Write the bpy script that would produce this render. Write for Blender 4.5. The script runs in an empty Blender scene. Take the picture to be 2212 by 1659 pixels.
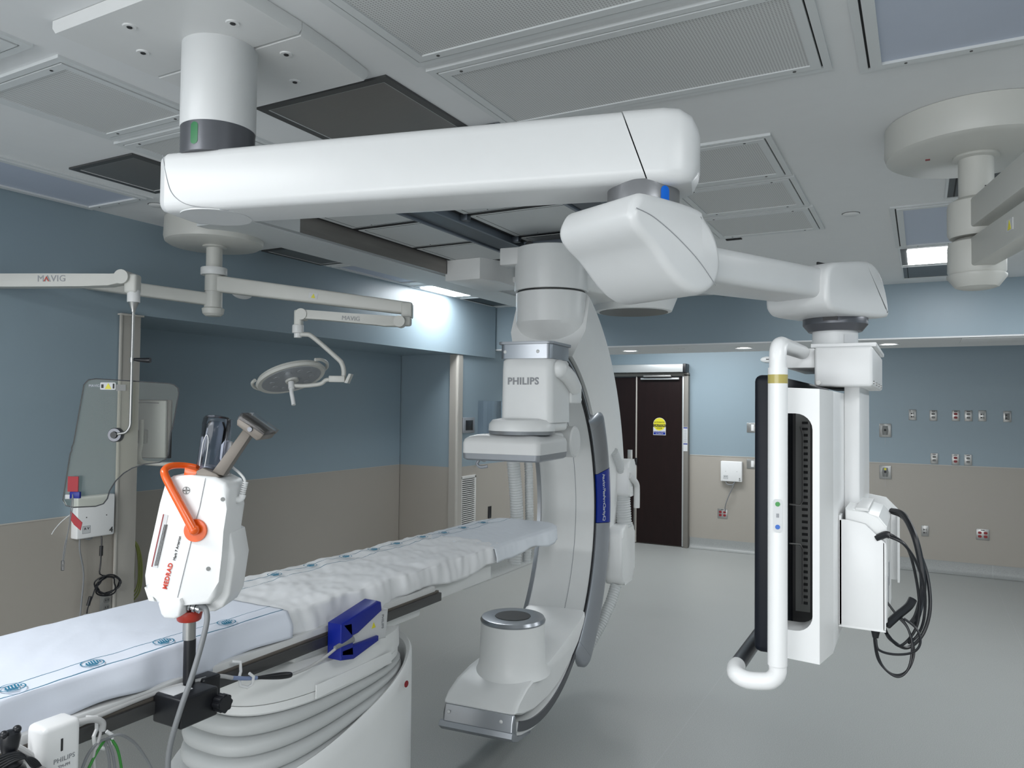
import bpy, bmesh, math, random
from mathutils import Vector, Matrix, noise
random.seed(7)
PI = math.pi
C = bpy.context.scene.collection
S = bpy.context.scene

# ------------------------------------------------------------------ camera
cam_d = bpy.data.cameras.new('camera')
cam = bpy.data.objects.new('camera', cam_d)
C.objects.link(cam)
S.camera = cam
cam_d.sensor_width = 36.0
cam_d.lens = 1631.53 / 2212 * 36
cam_d.clip_start = 0.02
_r = Vector((0.879282, 0.476168, 0.011288)); _u = Vector((0.003649, -0.030434, 0.999530)); _b = Vector((0.476288, -0.878828, -0.028497))
cam.matrix_world = Matrix(((_r.x, _u.x, _b.x, 0), (_r.y, _u.y, _b.y, 0), (_r.z, _u.z, _b.z, 1.745), (0, 0, 0, 1)))

# ------------------------------------------------------------------ world, exposure
w = bpy.data.worlds.new('world'); S.world = w; w.use_nodes = True
w.node_tree.nodes['Background'].inputs[0].default_value = (0.75, 0.87, 1.0, 1)
w.node_tree.nodes['Background'].inputs[1].default_value = 0.0
S.view_settings.view_transform = 'Standard'
S.view_settings.look = 'None'
S.view_settings.gamma = 1.0
S.view_settings.use_curve_mapping = False
S.view_settings.exposure = 0.16

def area(name, loc, rot, sx, sy, power, col=(0.96, 0.985, 1.0)):
    d = bpy.data.lights.new(name, 'AREA'); d.shape = 'RECTANGLE'; d.size = sx; d.size_y = sy
    d.energy = power; d.color = col
    o = bpy.data.objects.new(name, d); o.location = loc; o.rotation_euler = rot; C.objects.link(o)
    return o
# unseen overhead lights: ceiling lamps by the camera, the others added as fill
area('unseen_overhead_light', (0.75, 0.5, 2.70), (0, 0, 0), 0.5, 1.0, 20)
area('unseen_overhead_light', (0.55, -1.0, 2.70), (0, 0, 0), 1.0, 0.5, 10)
area('unseen_overhead_light', (-2.3, 0.0, 2.70), (0, 0, 0), 1.2, 0.5, 33)  # added to brighten the sheets and table from above
area('unseen_overhead_light', (1.6, 3.2, 2.70), (0, 0, 0), 0.5, 1.0, 26)  # assumed lamp right of the view, added to fill the mid-room
area('unseen_overhead_light', (1.6, 5.8, 2.70), (0, 0, 0), 0.5, 1.0, 18)  # same assumed fill from the right, farther back
area('unseen_overhead_light', (-2.4, 8.3, 2.70), (0, 0, 0), 1.6, 0.5, 42)  # added behind the bulkhead to brighten the recess and the door floor
# broad fill added behind the camera for more even light; no window is built
area('rear_fill_light', (-1.0, -4.9, 1.45), (math.radians(90), 0, 0), 5.6, 1.9, 165, (0.97, 0.985, 1.0))
area('unseen_overhead_light', (-1.0, -3.2, 2.70), (0, 0, 0), 2.0, 0.5, 30)  # extra overhead fill added behind the camera

# ------------------------------------------------------------------ materials
def mat(name, col, rough=0.5, metal=0.0, nscale=0.0, namt=0.0, bump=0.0, spec=0.5, emit=0.0, ecol=None, trans=0.0, alpha=1.0, coat=0.0, aniso=None):
    m = bpy.data.materials.new(name); m.use_nodes = True
    nt = m.node_tree; b = nt.nodes['Principled BSDF']
    b.inputs['Base Color'].default_value = (*col, 1)
    b.inputs['Roughness'].default_value = rough
    b.inputs['Metallic'].default_value = metal
    b.inputs['Specular IOR Level'].default_value = spec
    if coat: b.inputs['Coat Weight'].default_value = coat
    if trans: b.inputs['Transmission Weight'].default_value = trans
    if alpha < 1: b.inputs['Alpha'].default_value = alpha
    if emit:
        b.inputs['Emission Color'].default_value = (*(ecol or col), 1); b.inputs['Emission Strength'].default_value = emit
    tc = nt.nodes.new('ShaderNodeTexCoord')
    nz = nt.nodes.new('ShaderNodeTexNoise'); nz.inputs['Scale'].default_value = nscale or 14; nz.inputs['Detail'].default_value = 3
    src = tc.outputs['Object']
    if aniso:
        mp = nt.nodes.new('ShaderNodeMapping'); mp.inputs['Scale'].default_value = aniso
        nt.links.new(src, mp.inputs[0]); src = mp.outputs[0]
    nt.links.new(src, nz.inputs['Vector'])
    a = namt or 0.02
    mr = nt.nodes.new('ShaderNodeMapRange'); mr.inputs['To Min'].default_value = max(0.02, rough - 0.015); mr.inputs['To Max'].default_value = min(1, rough + 0.015)
    nt.links.new(nz.outputs['Fac'], mr.inputs['Value']); nt.links.new(mr.outputs[0], b.inputs['Roughness'])
    mx = nt.nodes.new('ShaderNodeMix'); mx.data_type = 'RGBA'
    mx.inputs['A'].default_value = (*[c * (1 - a) for c in col], 1); mx.inputs['B'].default_value = (*[min(1, c * (1 + a)) for c in col], 1)
    nt.links.new(nz.outputs['Fac'], mx.inputs['Factor']); nt.links.new(mx.outputs['Result'], b.inputs['Base Color'])
    if bump:
        bp = nt.nodes.new('ShaderNodeBump'); bp.inputs['Strength'].default_value = bump; bp.inputs['Distance'].default_value = 0.01
        nt.links.new(nz.outputs['Fac'], bp.inputs['Height']); nt.links.new(bp.outputs[0], b.inputs['Normal'])
    return m

M = {}
M['ceiling'] = mat('ceiling_paint', (0.77, 0.78, 0.785), 0.6)
M['plank'] = mat('soffit_paint', (0.66, 0.685, 0.69), 0.5)
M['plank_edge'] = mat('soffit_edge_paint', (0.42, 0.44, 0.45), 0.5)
M['groove'] = mat('dark_gap', (0.012, 0.013, 0.014), 0.7)
M['frame'] = mat('white_metal_frame', (0.68, 0.70, 0.705), 0.45)
M['bluish'] = mat('unlit_light_lens', (0.50, 0.55, 0.66), 0.35)
M['brushed'] = mat('brushed_stainless', (0.25, 0.24, 0.23), 0.33, 0.75, 18, 0.12, aniso=(1, 40, 1))
M['brushed_band'] = mat('stainless_band', (0.28, 0.265, 0.25), 0.38, 0.6, 3, 0.2, aniso=(1, 1, 10))
M['dark_slate'] = mat('dark_glass_panel', (0.035, 0.04, 0.045), 0.3, 0.3)
M['slate_frame'] = mat('slate_metal_frame', (0.105, 0.105, 0.105), 0.4, 0.6)
M['rail'] = mat('rail_slate', (0.085, 0.10, 0.12), 0.4, 0.5)
M['rail_lip'] = mat('rail_lip', (0.20, 0.23, 0.27), 0.4, 0.6)
M['lit'] = mat('lit_lens', (1, 1, 1), 0.5, emit=22.0, ecol=(0.95, 0.98, 1.0))
M['downlit'] = mat('downlight_lens', (1, 1, 1), 0.5, emit=75.0, ecol=(0.95, 0.98, 1.0))
M['white'] = mat('white_enamel', (0.84, 0.845, 0.845), 0.32)
M['boom_white'] = mat('boom_white_enamel', (0.70, 0.71, 0.712), 0.32)
M['white2'] = mat('white_plastic', (0.74, 0.745, 0.74), 0.38)
M['grey_white'] = mat('grey_white_plastic', (0.84, 0.85, 0.845), 0.35)
M['warm_white'] = mat('warm_white_paint', (0.58, 0.58, 0.545), 0.4)
M['collar'] = mat('grey_collar', (0.13, 0.135, 0.15), 0.3, 0.55, aniso=(1, 1, 30))
M['collar_light'] = mat('silver_collar', (0.30, 0.305, 0.32), 0.3, 0.7)
M['green_lamp'] = mat('green_indicator', (0.01, 0.17, 0.05), 0.3)
M['blue_lamp'] = mat('blue_indicator', (0.0, 0.14, 0.68), 0.3)
M['silver'] = mat('silver_trim', (0.40, 0.42, 0.45), 0.28, 0.75)
M['silver_matte'] = mat('silver_matte', (0.36, 0.38, 0.41), 0.4, 0.5)
M['chrome'] = mat('chrome', (0.62, 0.63, 0.64), 0.12, 1.0)
M['steel'] = mat('steel_rod', (0.42, 0.42, 0.41), 0.34, 0.9)
M['black'] = mat('black_plastic', (0.010, 0.011, 0.014), 0.35)
M['black_screen'] = mat('black_bezel', (0.004, 0.006, 0.012), 0.5, spec=0.3)
M['dark'] = mat('dark_inner', (0.02, 0.02, 0.022), 0.5)
M['cable_black'] = mat('black_cable', (0.008, 0.009, 0.012), 0.4)
M['cable_grey'] = mat('grey_cable', (0.22, 0.23, 0.24), 0.45)
M['cable_light'] = mat('light_grey_cable', (0.50, 0.50, 0.50), 0.45)
M['cable_green'] = mat('green_cable', (0.04, 0.25, 0.04), 0.45)
M['cable_yellow'] = mat('yellow_green_cable', (0.22, 0.25, 0.06), 0.45)
M['blue_label'] = mat('blue_label', (0.0, 0.022, 0.28), 0.25, coat=0.3)
M['blue_rubber'] = mat('blue_rubber', (0.0, 0.012, 0.25), 0.4)
M['orange'] = mat('orange_enamel', (0.78, 0.11, 0.008), 0.25, coat=0.3)
M['red'] = mat('red_plastic', (0.42, 0.035, 0.02), 0.35)
M['red_tag'] = mat('red_tag', (0.38, 0.02, 0.03), 0.5)
M['yellow'] = mat('yellow_sticker', (0.72, 0.66, 0.03), 0.4)
M['amber'] = mat('amber_lamp', (0.45, 0.38, 0.12), 0.2)
M['text_grey'] = mat('grey_print', (0.30, 0.31, 0.33), 0.5)
M['text_black'] = mat('black_print', (0.015, 0.015, 0.015), 0.5)
M['text_white'] = mat('white_print', (0.55, 0.58, 0.66), 0.5)
M['text_red'] = mat('red_print', (0.62, 0.05, 0.02), 0.5)
M['text_teal'] = mat('teal_print', (0.02, 0.20, 0.33), 0.6)
M['label'] = mat('paper_label', (0.62, 0.63, 0.64), 0.5)
M['door'] = mat('dark_mahogany', (0.0095, 0.0032, 0.0032), 0.42, 0, 6, 0.4, aniso=(6, 1, 0.6), spec=0.25)
M['door_metal'] = mat('door_metal', (0.30, 0.30, 0.29), 0.4, 0.5)
M['door_frame'] = mat('door_frame_paint', (0.20, 0.19, 0.17), 0.45)
M['header'] = mat('aluminium_header', (0.50, 0.52, 0.52), 0.4, 0.4)
M['trim_tan'] = mat('corner_guard', (0.42, 0.40, 0.365), 0.4)
M['trim_light'] = mat('corner_guard_light', (0.50, 0.48, 0.44), 0.4)
M['plate'] = mat('stainless_plate', (0.40, 0.40, 0.39), 0.3, 0.7)
M['outlet_grey'] = mat('grey_receptacle', (0.18, 0.185, 0.18), 0.4)
M['outlet_red'] = mat('red_receptacle', (0.25, 0.006, 0.012), 0.4)
M['rubber_hose'] = mat('white_hose', (0.60, 0.62, 0.62), 0.45)
M['bellows'] = mat('grey_bellows_rubber', (0.56, 0.575, 0.575), 0.45)
M['sheet2'] = mat('white_linen', (0.80, 0.81, 0.83), 0.85, 0, 60, 0.03, bump=0.05)
M['vent'] = mat('vent_paint', (0.62, 0.62, 0.60), 0.4)
M['board'] = mat('grey_brown_bracket', (0.17, 0.15, 0.13), 0.4, 0.3)

def glass(name, col, rough=0.02, mixf=0.75, ior=1.3):
    # thin clear sheet: mostly straight-through transparency plus a gloss layer
    m = bpy.data.materials.new(name); m.use_nodes = True; nt = m.node_tree
    for n in list(nt.nodes): nt.nodes.remove(n)
    out = nt.nodes.new('ShaderNodeOutputMaterial')
    t = nt.nodes.new('ShaderNodeBsdfTransparent'); t.inputs[0].default_value = (*col, 1)
    g = nt.nodes.new('ShaderNodeBsdfGlossy'); g.inputs['Roughness'].default_value = rough
    fr = nt.nodes.new('ShaderNodeFresnel'); fr.inputs[0].default_value = ior
    tc = nt.nodes.new('ShaderNodeTexCoord'); nz = nt.nodes.new('ShaderNodeTexNoise'); nz.inputs['Scale'].default_value = 3
    nt.links.new(tc.outputs['Object'], nz.inputs['Vector'])
    mr = nt.nodes.new('ShaderNodeMapRange'); mr.inputs['To Min'].default_value = rough; mr.inputs['To Max'].default_value = rough + 0.03
    nt.links.new(nz.outputs['Fac'], mr.inputs['Value']); nt.links.new(mr.outputs[0], g.inputs['Roughness'])
    mx = nt.nodes.new('ShaderNodeMixShader')
    nt.links.new(fr.outputs[0], mx.inputs[0]); nt.links.new(t.outputs[0], mx.inputs[1]); nt.links.new(g.outputs[0], mx.inputs[2])
    nt.links.new(mx.outputs[0], out.inputs[0])
    return m
M['shield'] = glass('lead_acrylic', (0.86, 0.87, 0.83), ior=1.22)
M['clear'] = glass('clear_plastic', (0.84, 0.86, 0.90), 0.05, ior=1.3)
M['acrylic'] = glass('clear_acrylic', (0.93, 0.94, 0.96), 0.05, ior=1.15)
M['smoke'] = glass('smoked_plastic', (0.86, 0.87, 0.91), 0.10, ior=1.45)

def wall_mat():
    # blue paint above a beige wall covering; the joint between the two runs at z = 1.155 m
    m = bpy.data.materials.new('two_tone_wall'); m.use_nodes = True; nt = m.node_tree; b = nt.nodes['Principled BSDF']
    g = nt.nodes.new('ShaderNodeNewGeometry'); sx = nt.nodes.new('ShaderNodeSeparateXYZ'); nt.links.new(g.outputs['Position'], sx.inputs[0])
    c = nt.nodes.new('ShaderNodeMath'); c.operation = 'GREATER_THAN'; c.inputs[1].default_value = 1.155; nt.links.new(sx.outputs['Z'], c.inputs[0])
    nz = nt.nodes.new('ShaderNodeTexNoise'); nz.inputs['Scale'].default_value = 180
    nt.links.new(g.outputs['Position'], nz.inputs['Vector'])
    mx = nt.nodes.new('ShaderNodeMix'); mx.data_type = 'RGBA'
    mx.inputs['A'].default_value = (0.385, 0.358, 0.318, 1); mx.inputs['B'].default_value = (0.268, 0.345, 0.395, 1)
    nt.links.new(c.outputs[0], mx.inputs['Factor'])
    nt.links.new(mx.outputs['Result'], b.inputs['Base Color'])
    b.inputs['Roughness'].default_value = 0.38
    bp = nt.nodes.new('ShaderNodeBump'); bp.inputs['Strength'].default_value = 0.06; bp.inputs['Distance'].default_value = 0.003
    nt.links.new(nz.outputs['Fac'], bp.inputs['Height']); nt.links.new(bp.outputs[0], b.inputs['Normal'])
    return m
M['wall'] = wall_mat()

def floor_mat(name, c0, c1):
    m = bpy.data.materials.new(name); m.use_nodes = True; nt = m.node_tree; b = nt.nodes['Principled BSDF']
    g = nt.nodes.new('ShaderNodeNewGeometry')
    n1 = nt.nodes.new('ShaderNodeTexNoise'); n1.inputs['Scale'].default_value = 260; n1.inputs['Detail'].default_value = 2
    n2 = nt.nodes.new('ShaderNodeTexNoise'); n2.inputs['Scale'].default_value = 1.3
    nt.links.new(g.outputs['Position'], n1.inputs['Vector']); nt.links.new(g.outputs['Position'], n2.inputs['Vector'])
    cr = nt.nodes.new('ShaderNodeValToRGB'); cr.color_ramp.elements[0].position = 0.36; cr.color_ramp.elements[1].position = 0.64
    cr.color_ramp.elements[0].color = (*c0, 1); cr.color_ramp.elements[1].color = (*c1, 1)
    nt.links.new(n1.outputs['Fac'], cr.inputs[0])
    # welded seams between the vinyl sheets
    sx = nt.nodes.new('ShaderNodeSeparateXYZ'); nt.links.new(g.outputs['Position'], sx.inputs[0])
    ad = nt.nodes.new('ShaderNodeMath'); ad.operation = 'ADD'; ad.inputs[1].default_value = 20.95; nt.links.new(sx.outputs['X'], ad.inputs[0])
    md = nt.nodes.new('ShaderNodeMath'); md.operation = 'MODULO'; md.inputs[1].default_value = 1.8; nt.links.new(ad.outputs[0], md.inputs[0])
    lt = nt.nodes.new('ShaderNodeMath'); lt.operation = 'LESS_THAN'; lt.inputs[1].default_value = 0.004; nt.links.new(md.outputs[0], lt.inputs[0])
    mx = nt.nodes.new('ShaderNodeMix'); mx.data_type = 'RGBA'; mx.inputs['B'].default_value = (0.40, 0.415, 0.41, 1)
    nt.links.new(lt.outputs[0], mx.inputs['Factor']); nt.links.new(cr.outputs[0], mx.inputs['A']); nt.links.new(mx.outputs['Result'], b.inputs['Base Color'])
    mr = nt.nodes.new('ShaderNodeMapRange'); mr.inputs['To Min'].default_value = 0.30; mr.inputs['To Max'].default_value = 0.42
    nt.links.new(n2.outputs['Fac'], mr.inputs['Value']); nt.links.new(mr.outputs[0], b.inputs['Roughness'])
    return m
M['floor'] = floor_mat('speckled_vinyl', (0.30, 0.312, 0.304), (0.43, 0.445, 0.435))
M['base'] = floor_mat('speckled_cove', (0.26, 0.272, 0.27), (0.36, 0.375, 0.37))

def perf_mat(name, base, hole, pitch, rad):
    m = bpy.data.materials.new(name); m.use_nodes = True; nt = m.node_tree; b = nt.nodes['Principled BSDF']
    g = nt.nodes.new('ShaderNodeNewGeometry')
    s1 = nt.nodes.new('ShaderNodeVectorMath'); s1.operation = 'MULTIPLY'; s1.inputs[1].default_value = (1 / pitch, 1 / pitch, 0)
    f1 = nt.nodes.new('ShaderNodeVectorMath'); f1.operation = 'FRACTION'
    d1 = nt.nodes.new('ShaderNodeVectorMath'); d1.operation = 'DISTANCE'; d1.inputs[1].default_value = (0.5, 0.5, 0)
    l1 = nt.nodes.new('ShaderNodeMath'); l1.operation = 'LESS_THAN'; l1.inputs[1].default_value = rad
    nt.links.new(g.outputs['Position'], s1.inputs[0]); nt.links.new(s1.outputs[0], f1.inputs[0]); nt.links.new(f1.outputs[0], d1.inputs[0]); nt.links.new(d1.outputs['Value'], l1.inputs[0])
    mx = nt.nodes.new('ShaderNodeMix'); mx.data_type = 'RGBA'
    mx.inputs['A'].default_value = (*base, 1); mx.inputs['B'].default_value = (*hole, 1)
    nt.links.new(l1.outputs[0], mx.inputs['Factor']); nt.links.new(mx.outputs['Result'], b.inputs['Base Color'])
    b.inputs['Roughness'].default_value = 0.5
    return m
M['perf'] = perf_mat('perforated_sheet', (0.66, 0.67, 0.665), (0.40, 0.40, 0.40), 0.0085, 0.30)

def sheet_mat(name, base, lines, w=0.0035, wob=0.004):
    # linen with printed blue lines running along its length (lines: world x positions)
    m = bpy.data.materials.new(name); m.use_nodes = True; nt = m.node_tree; b = nt.nodes['Principled BSDF']
    g = nt.nodes.new('ShaderNodeNewGeometry'); sx = nt.nodes.new('ShaderNodeSeparateXYZ'); nt.links.new(g.outputs['Position'], sx.inputs[0])
    n = nt.nodes.new('ShaderNodeTexNoise'); n.noise_dimensions = '1D'; n.inputs['Scale'].default_value = 6; nt.links.new(sx.outputs['Y'], n.inputs['W'])
    m1 = nt.nodes.new('ShaderNodeMath'); m1.operation = 'MULTIPLY_ADD'; m1.inputs[1].default_value = wob * 2; m1.inputs[2].default_value = -wob
    nt.links.new(n.outputs['Fac'], m1.inputs[0])
    xx = nt.nodes.new('ShaderNodeMath'); xx.operation = 'ADD'; nt.links.new(sx.outputs['X'], xx.inputs[0]); nt.links.new(m1.outputs[0], xx.inputs[1])
    cur = None
    for lx in lines:
        c = nt.nodes.new('ShaderNodeMath'); c.operation = 'COMPARE'; c.inputs[1].default_value = lx; c.inputs[2].default_value = w / 2
        nt.links.new(xx.outputs[0], c.inputs[0])
        if cur is None: cur = c
        else:
            a = nt.nodes.new('ShaderNodeMath'); a.operation = 'MAXIMUM'; nt.links.new(cur.outputs[0], a.inputs[0]); nt.links.new(c.outputs[0], a.inputs[1]); cur = a
    mx = nt.nodes.new('ShaderNodeMix'); mx.data_type = 'RGBA'; mx.inputs['A'].default_value = (*base, 1); mx.inputs['B'].default_value = (0.03, 0.16, 0.26, 1)
    if cur: nt.links.new(cur.outputs[0], mx.inputs['Factor'])
    else: mx.inputs['Factor'].default_value = 0
    nt.links.new(mx.outputs['Result'], b.inputs['Base Color']); b.inputs['Roughness'].default_value = 0.85
    nz = nt.nodes.new('ShaderNodeTexNoise'); nz.inputs['Scale'].default_value = 40; nt.links.new(g.outputs['Position'], nz.inputs['Vector'])
    bp = nt.nodes.new('ShaderNodeBump'); bp.inputs['Strength'].default_value = 0.12; bp.inputs['Distance'].default_value = 0.004
    nt.links.new(nz.outputs['Fac'], bp.inputs['Height']); nt.links.new(bp.outputs[0], b.inputs['Normal'])
    return m
M['sheet_a'] = sheet_mat('blue_white_linen', (0.77, 0.81, 0.90), [-1.700, -1.755])
M['sheet_b'] = sheet_mat('white_linen_striped', (0.86, 0.87, 0.885), [-2.03, -2.095])
M['sheet_c'] = sheet_mat('pale_blue_linen', (0.76, 0.80, 0.85), [-2.03, -2.095])

# ------------------------------------------------------------------ mesh helpers
class MB:
    def __init__(s, m=None): s.bm = bmesh.new(); s.m = m or Matrix()
    def _t(s, vs, m=None):
        mm = s.m @ m if m is not None else s.m
        for v in vs: v.co = mm @ v.co
    def _bev(s, vs, r, seg, edges=None):
        if r <= 0: return
        es = edges if edges is not None else list({e for v in vs for e in v.link_edges})
        bmesh.ops.bevel(s.bm, geom=es, offset=r, segments=seg, profile=0.5, affect='EDGES', clamp_overlap=True)
    def box(s, x0, x1, y0, y1, z0, z1, r=0.0, seg=2, m=None):
        x0, x1 = sorted((x0, x1)); y0, y1 = sorted((y0, y1)); z0, z1 = sorted((z0, z1))
        vs = [s.bm.verts.new((x, y, z)) for x in (x0, x1) for y in (y0, y1) for z in (z0, z1)]
        for f in ((0, 1, 3, 2), (4, 6, 7, 5), (0, 4, 5, 1), (2, 3, 7, 6), (0, 2, 6, 4), (1, 5, 7, 3)): s.bm.faces.new([vs[i] for i in f])
        s._t(vs, m)
        s._bev(vs, r, seg); return s
    def loft(s, rings, closed=True, cap=True, m=None):
        R = [[s.bm.verts.new(p) for p in r] for r in rings]
        n = len(R[0])
        for a, b in zip(R, R[1:]):
            for i in range(n if closed else n - 1):
                j = (i + 1) % n
                s.bm.faces.new((a[i], a[j], b[j], b[i]))
        if cap and closed:
            s.bm.faces.new(list(reversed(R[0]))); s.bm.faces.new(R[-1])
        s._t([v for r in R for v in r], m); return s
    def prism(s, pts, axis, lo, hi, r=0.0, seg=2, m=None):
        # pts 2-D outline; axis 'x','y','z' is the extrusion axis; the 2-D coords are the other two in xyz order
        def P(a, b, c): return {'x': (c, a, b), 'y': (a, c, b), 'z': (a, b, c)}[axis]
        A = [s.bm.verts.new(P(*p, lo)) for p in pts]; B = [s.bm.verts.new(P(*p, hi)) for p in pts]; n = len(pts)
        fa = s.bm.faces.new(A); fb = s.bm.faces.new(list(reversed(B)))
        for i in range(n): s.bm.faces.new((A[i], B[i], B[(i + 1) % n], A[(i + 1) % n]))
        s._t(A + B, m)
        if r > 0: s._bev(None, r, seg, list(set(fa.edges) | set(fb.edges)))
        return s
    def lathe(s, prof, c=(0, 0, 0), axis='z', seg=40, m=None, caps=True):
        rings = []
        for r, h in prof:
            ring = []
            for i in range(seg):
                a = 2 * PI * i / seg; ca, sa = math.cos(a) * r, math.sin(a) * r
                p = {'z': (ca, sa, h), 'y': (ca, h, sa), 'x': (h, ca, sa)}[axis]
                ring.append((p[0] + c[0], p[1] + c[1], p[2] + c[2]))
            rings.append(ring)
        return s.loft(rings, True, caps, m)
    def cyl(s, p0, p1, r0, r1=None, seg=24, m=None):
        p0 = Vector(p0); p1 = Vector(p1); r1 = r0 if r1 is None else r1
        q = (p1 - p0).to_track_quat('Z', 'Y').to_matrix().to_4x4()
        L = (p1 - p0).length
        t = Matrix.Translation(p0) @ q
        return s.lathe([(r0, 0), (r1, L)], seg=seg, m=(m @ t if m is not None else t))
    def tube(s, pts, r, seg=10, sub=6, m=None, smooth=True, radii=None):
        pts = [Vector(p) for p in pts]
        P = pts
        if smooth and len(pts) > 2:
            P = []
            for i in range(len(pts) - 1):
                a = pts[max(i - 1, 0)]; b = pts[i]; c = pts[i + 1]; d = pts[min(i + 2, len(pts) - 1)]
                for k in range(sub):
                    t = k / sub
                    P.append(0.5 * ((2 * b) + (-a + c) * t + (2 * a - 5 * b + 4 * c - d) * t * t + (-a + 3 * b - 3 * c + d) * t ** 3))
            P.append(pts[-1])
        rings = []; up = Vector((0, 0, 1)); prev = None
        for i, p in enumerate(P):
            d = (P[min(i + 1, len(P) - 1)] - P[max(i - 1, 0)]).normalized()
            if prev is None:
                n = d.cross(up) if abs(d.dot(up)) < 0.95 else d.cross(Vector((1, 0, 0)))
            else: n = prev - d * prev.dot(d)
            n.normalize(); prev = n; b = d.cross(n)
            rr = r if radii is None else radii(i / (len(P) - 1))
            rings.append([p + (n * math.cos(2 * PI * k / seg) + b * math.sin(2 * PI * k / seg)) * rr for k in range(seg)])
        return s.loft([[tuple(v) for v in r_] for r_ in rings], m=m)
    def ball(s, c, r, sc=(1, 1, 1), seg=20, m=None):
        prof = [(max(1e-4, r * math.sin(PI * i / 12)), -r * math.cos(PI * i / 12)) for i in range(13)]
        t = Matrix.Translation(c) @ Matrix.Diagonal((*sc, 1))
        return s.lathe(prof, seg=seg, m=(m @ t if m is not None else t))
    def arc(s, prof, a0, a1, n=48, m=None):
        # sweep a closed (u, r) outline about the u axis; angle from +y towards +z. prof may be a function of t
        rings = []
        for i in range(n + 1):
            t = i / n; a = math.radians(a0 + (a1 - a0) * t)
            pp = prof(t) if callable(prof) else prof
            rings.append([(u, r * math.cos(a), r * math.sin(a)) for u, r in pp])
        return s.loft(rings, m=m)
    def slab_y(s, pts, y0, y1, r, m=None, smooth=2, steps=5):
        # rounded-edge slab with outline pts in the xz plane, thickness along y
        for _ in range(smooth):
            q = []
            for i in range(len(pts)):
                a = pts[i]; b = pts[(i + 1) % len(pts)]
                q += [(a[0] * .75 + b[0] * .25, a[1] * .75 + b[1] * .25), (a[0] * .25 + b[0] * .75, a[1] * .25 + b[1] * .75)]
            pts = q
        n = len(pts); ar = sum(pts[i][0] * pts[(i + 1) % n][1] - pts[(i + 1) % n][0] * pts[i][1] for i in range(n)); sg = 1 if ar > 0 else -1
        nr = []
        for i in range(n):
            a = pts[i - 1]; b = pts[(i + 1) % n]; dx, dz = b[0] - a[0], b[1] - a[1]; L = math.hypot(dx, dz) or 1
            nr.append((-dz / L * sg, dx / L * sg))
        rings = []
        for k in range(steps + 1):
            t = k / steps * PI / 2; ins = r * (1 - math.sin(t)); yy = y0 + r * (1 - math.cos(t))
            rings.append([(p[0] + q[0] * ins, yy, p[1] + q[1] * ins) for p, q in zip(pts, nr)])
        for k in range(steps, -1, -1):
            t = k / steps * PI / 2; ins = r * (1 - math.sin(t)); yy = y1 - r * (1 - math.cos(t))
            rings.append([(p[0] + q[0] * ins, yy, p[1] + q[1] * ins) for p, q in zip(pts, nr)])
        return s.loft(rings, m=m)
    def ring(s, x0, x1, y0, y1, wd, z0, z1):
        O = [(x0, y0), (x1, y0), (x1, y1), (x0, y1)]; I = [(x0 + wd, y0 + wd), (x1 - wd, y0 + wd), (x1 - wd, y1 - wd), (x0 + wd, y1 - wd)]
        v = [[s.bm.verts.new((*p, z)) for p in L] for z in (z0, z1) for L in (O, I)]
        o0, i0, o1, i1 = v
        for k in range(4):
            j = (k + 1) % 4
            s.bm.faces.new((o0[k], o0[j], i0[j], i0[k])); s.bm.faces.new((o1[k], i1[k], i1[j], o1[j]))
            s.bm.faces.new((o0[k], o1[k], o1[j], o0[j])); s.bm.faces.new((i0[k], i0[j], i1[j], i1[k]))
        s._t([q for L in v for q in L]); return s
    def build(s, name, material, parent=None, flat=False, angle=38):
        bm = s.bm
        bmesh.ops.recalc_face_normals(bm, faces=bm.faces)
        bm.normal_update()
        if not flat:
            ca = math.radians(angle)
            for f in bm.faces: f.smooth = True
            for e in bm.edges:
                if len(e.link_faces) == 2 and e.calc_face_angle(0) > ca: e.smooth = False
        if parent is not None:
            pm = wmat(parent).inverted()
            bm.transform(pm)
        me = bpy.data.meshes.new(name); bm.to_mesh(me); bm.free()
        me.materials.append(M[material] if isinstance(material, str) else material)
        o = bpy.data.objects.new(name, me); C.objects.link(o)
        if parent is not None: o.parent = parent
        return o
def wmat(o):
    m = Matrix()
    while o is not None:
        m = Matrix.Translation(o.location) @ o.rotation_euler.to_matrix().to_4x4() @ m; o = o.parent
    return m
def thing(name, label, cat, loc=(0, 0, 0), group=None):
    o = bpy.data.objects.new(name, None); o.empty_display_size = 0.1; C.objects.link(o); o.location = loc
    o['label'] = label; o['category'] = cat
    if group: o['group'] = group
    return o
def tag(o, label, cat, group=None, kind=None):
    o['label'] = label; o['category'] = cat
    if group: o['group'] = group
    if kind: o['kind'] = kind
    return o
def struct(o): o['kind'] = 'structure'; return o
def dup(root, loc=None, label=None, keep=lambda n: True):
    r = root.copy(); C.objects.link(r)
    if loc is not None: r.location = loc
    if label: r['label'] = label
    for ch in list(root.children):
        c = ch.copy(); C.objects.link(c); c.parent = r
        for g in list(ch.children):
            d = g.copy(); C.objects.link(d); d.parent = c
    return r
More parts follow.
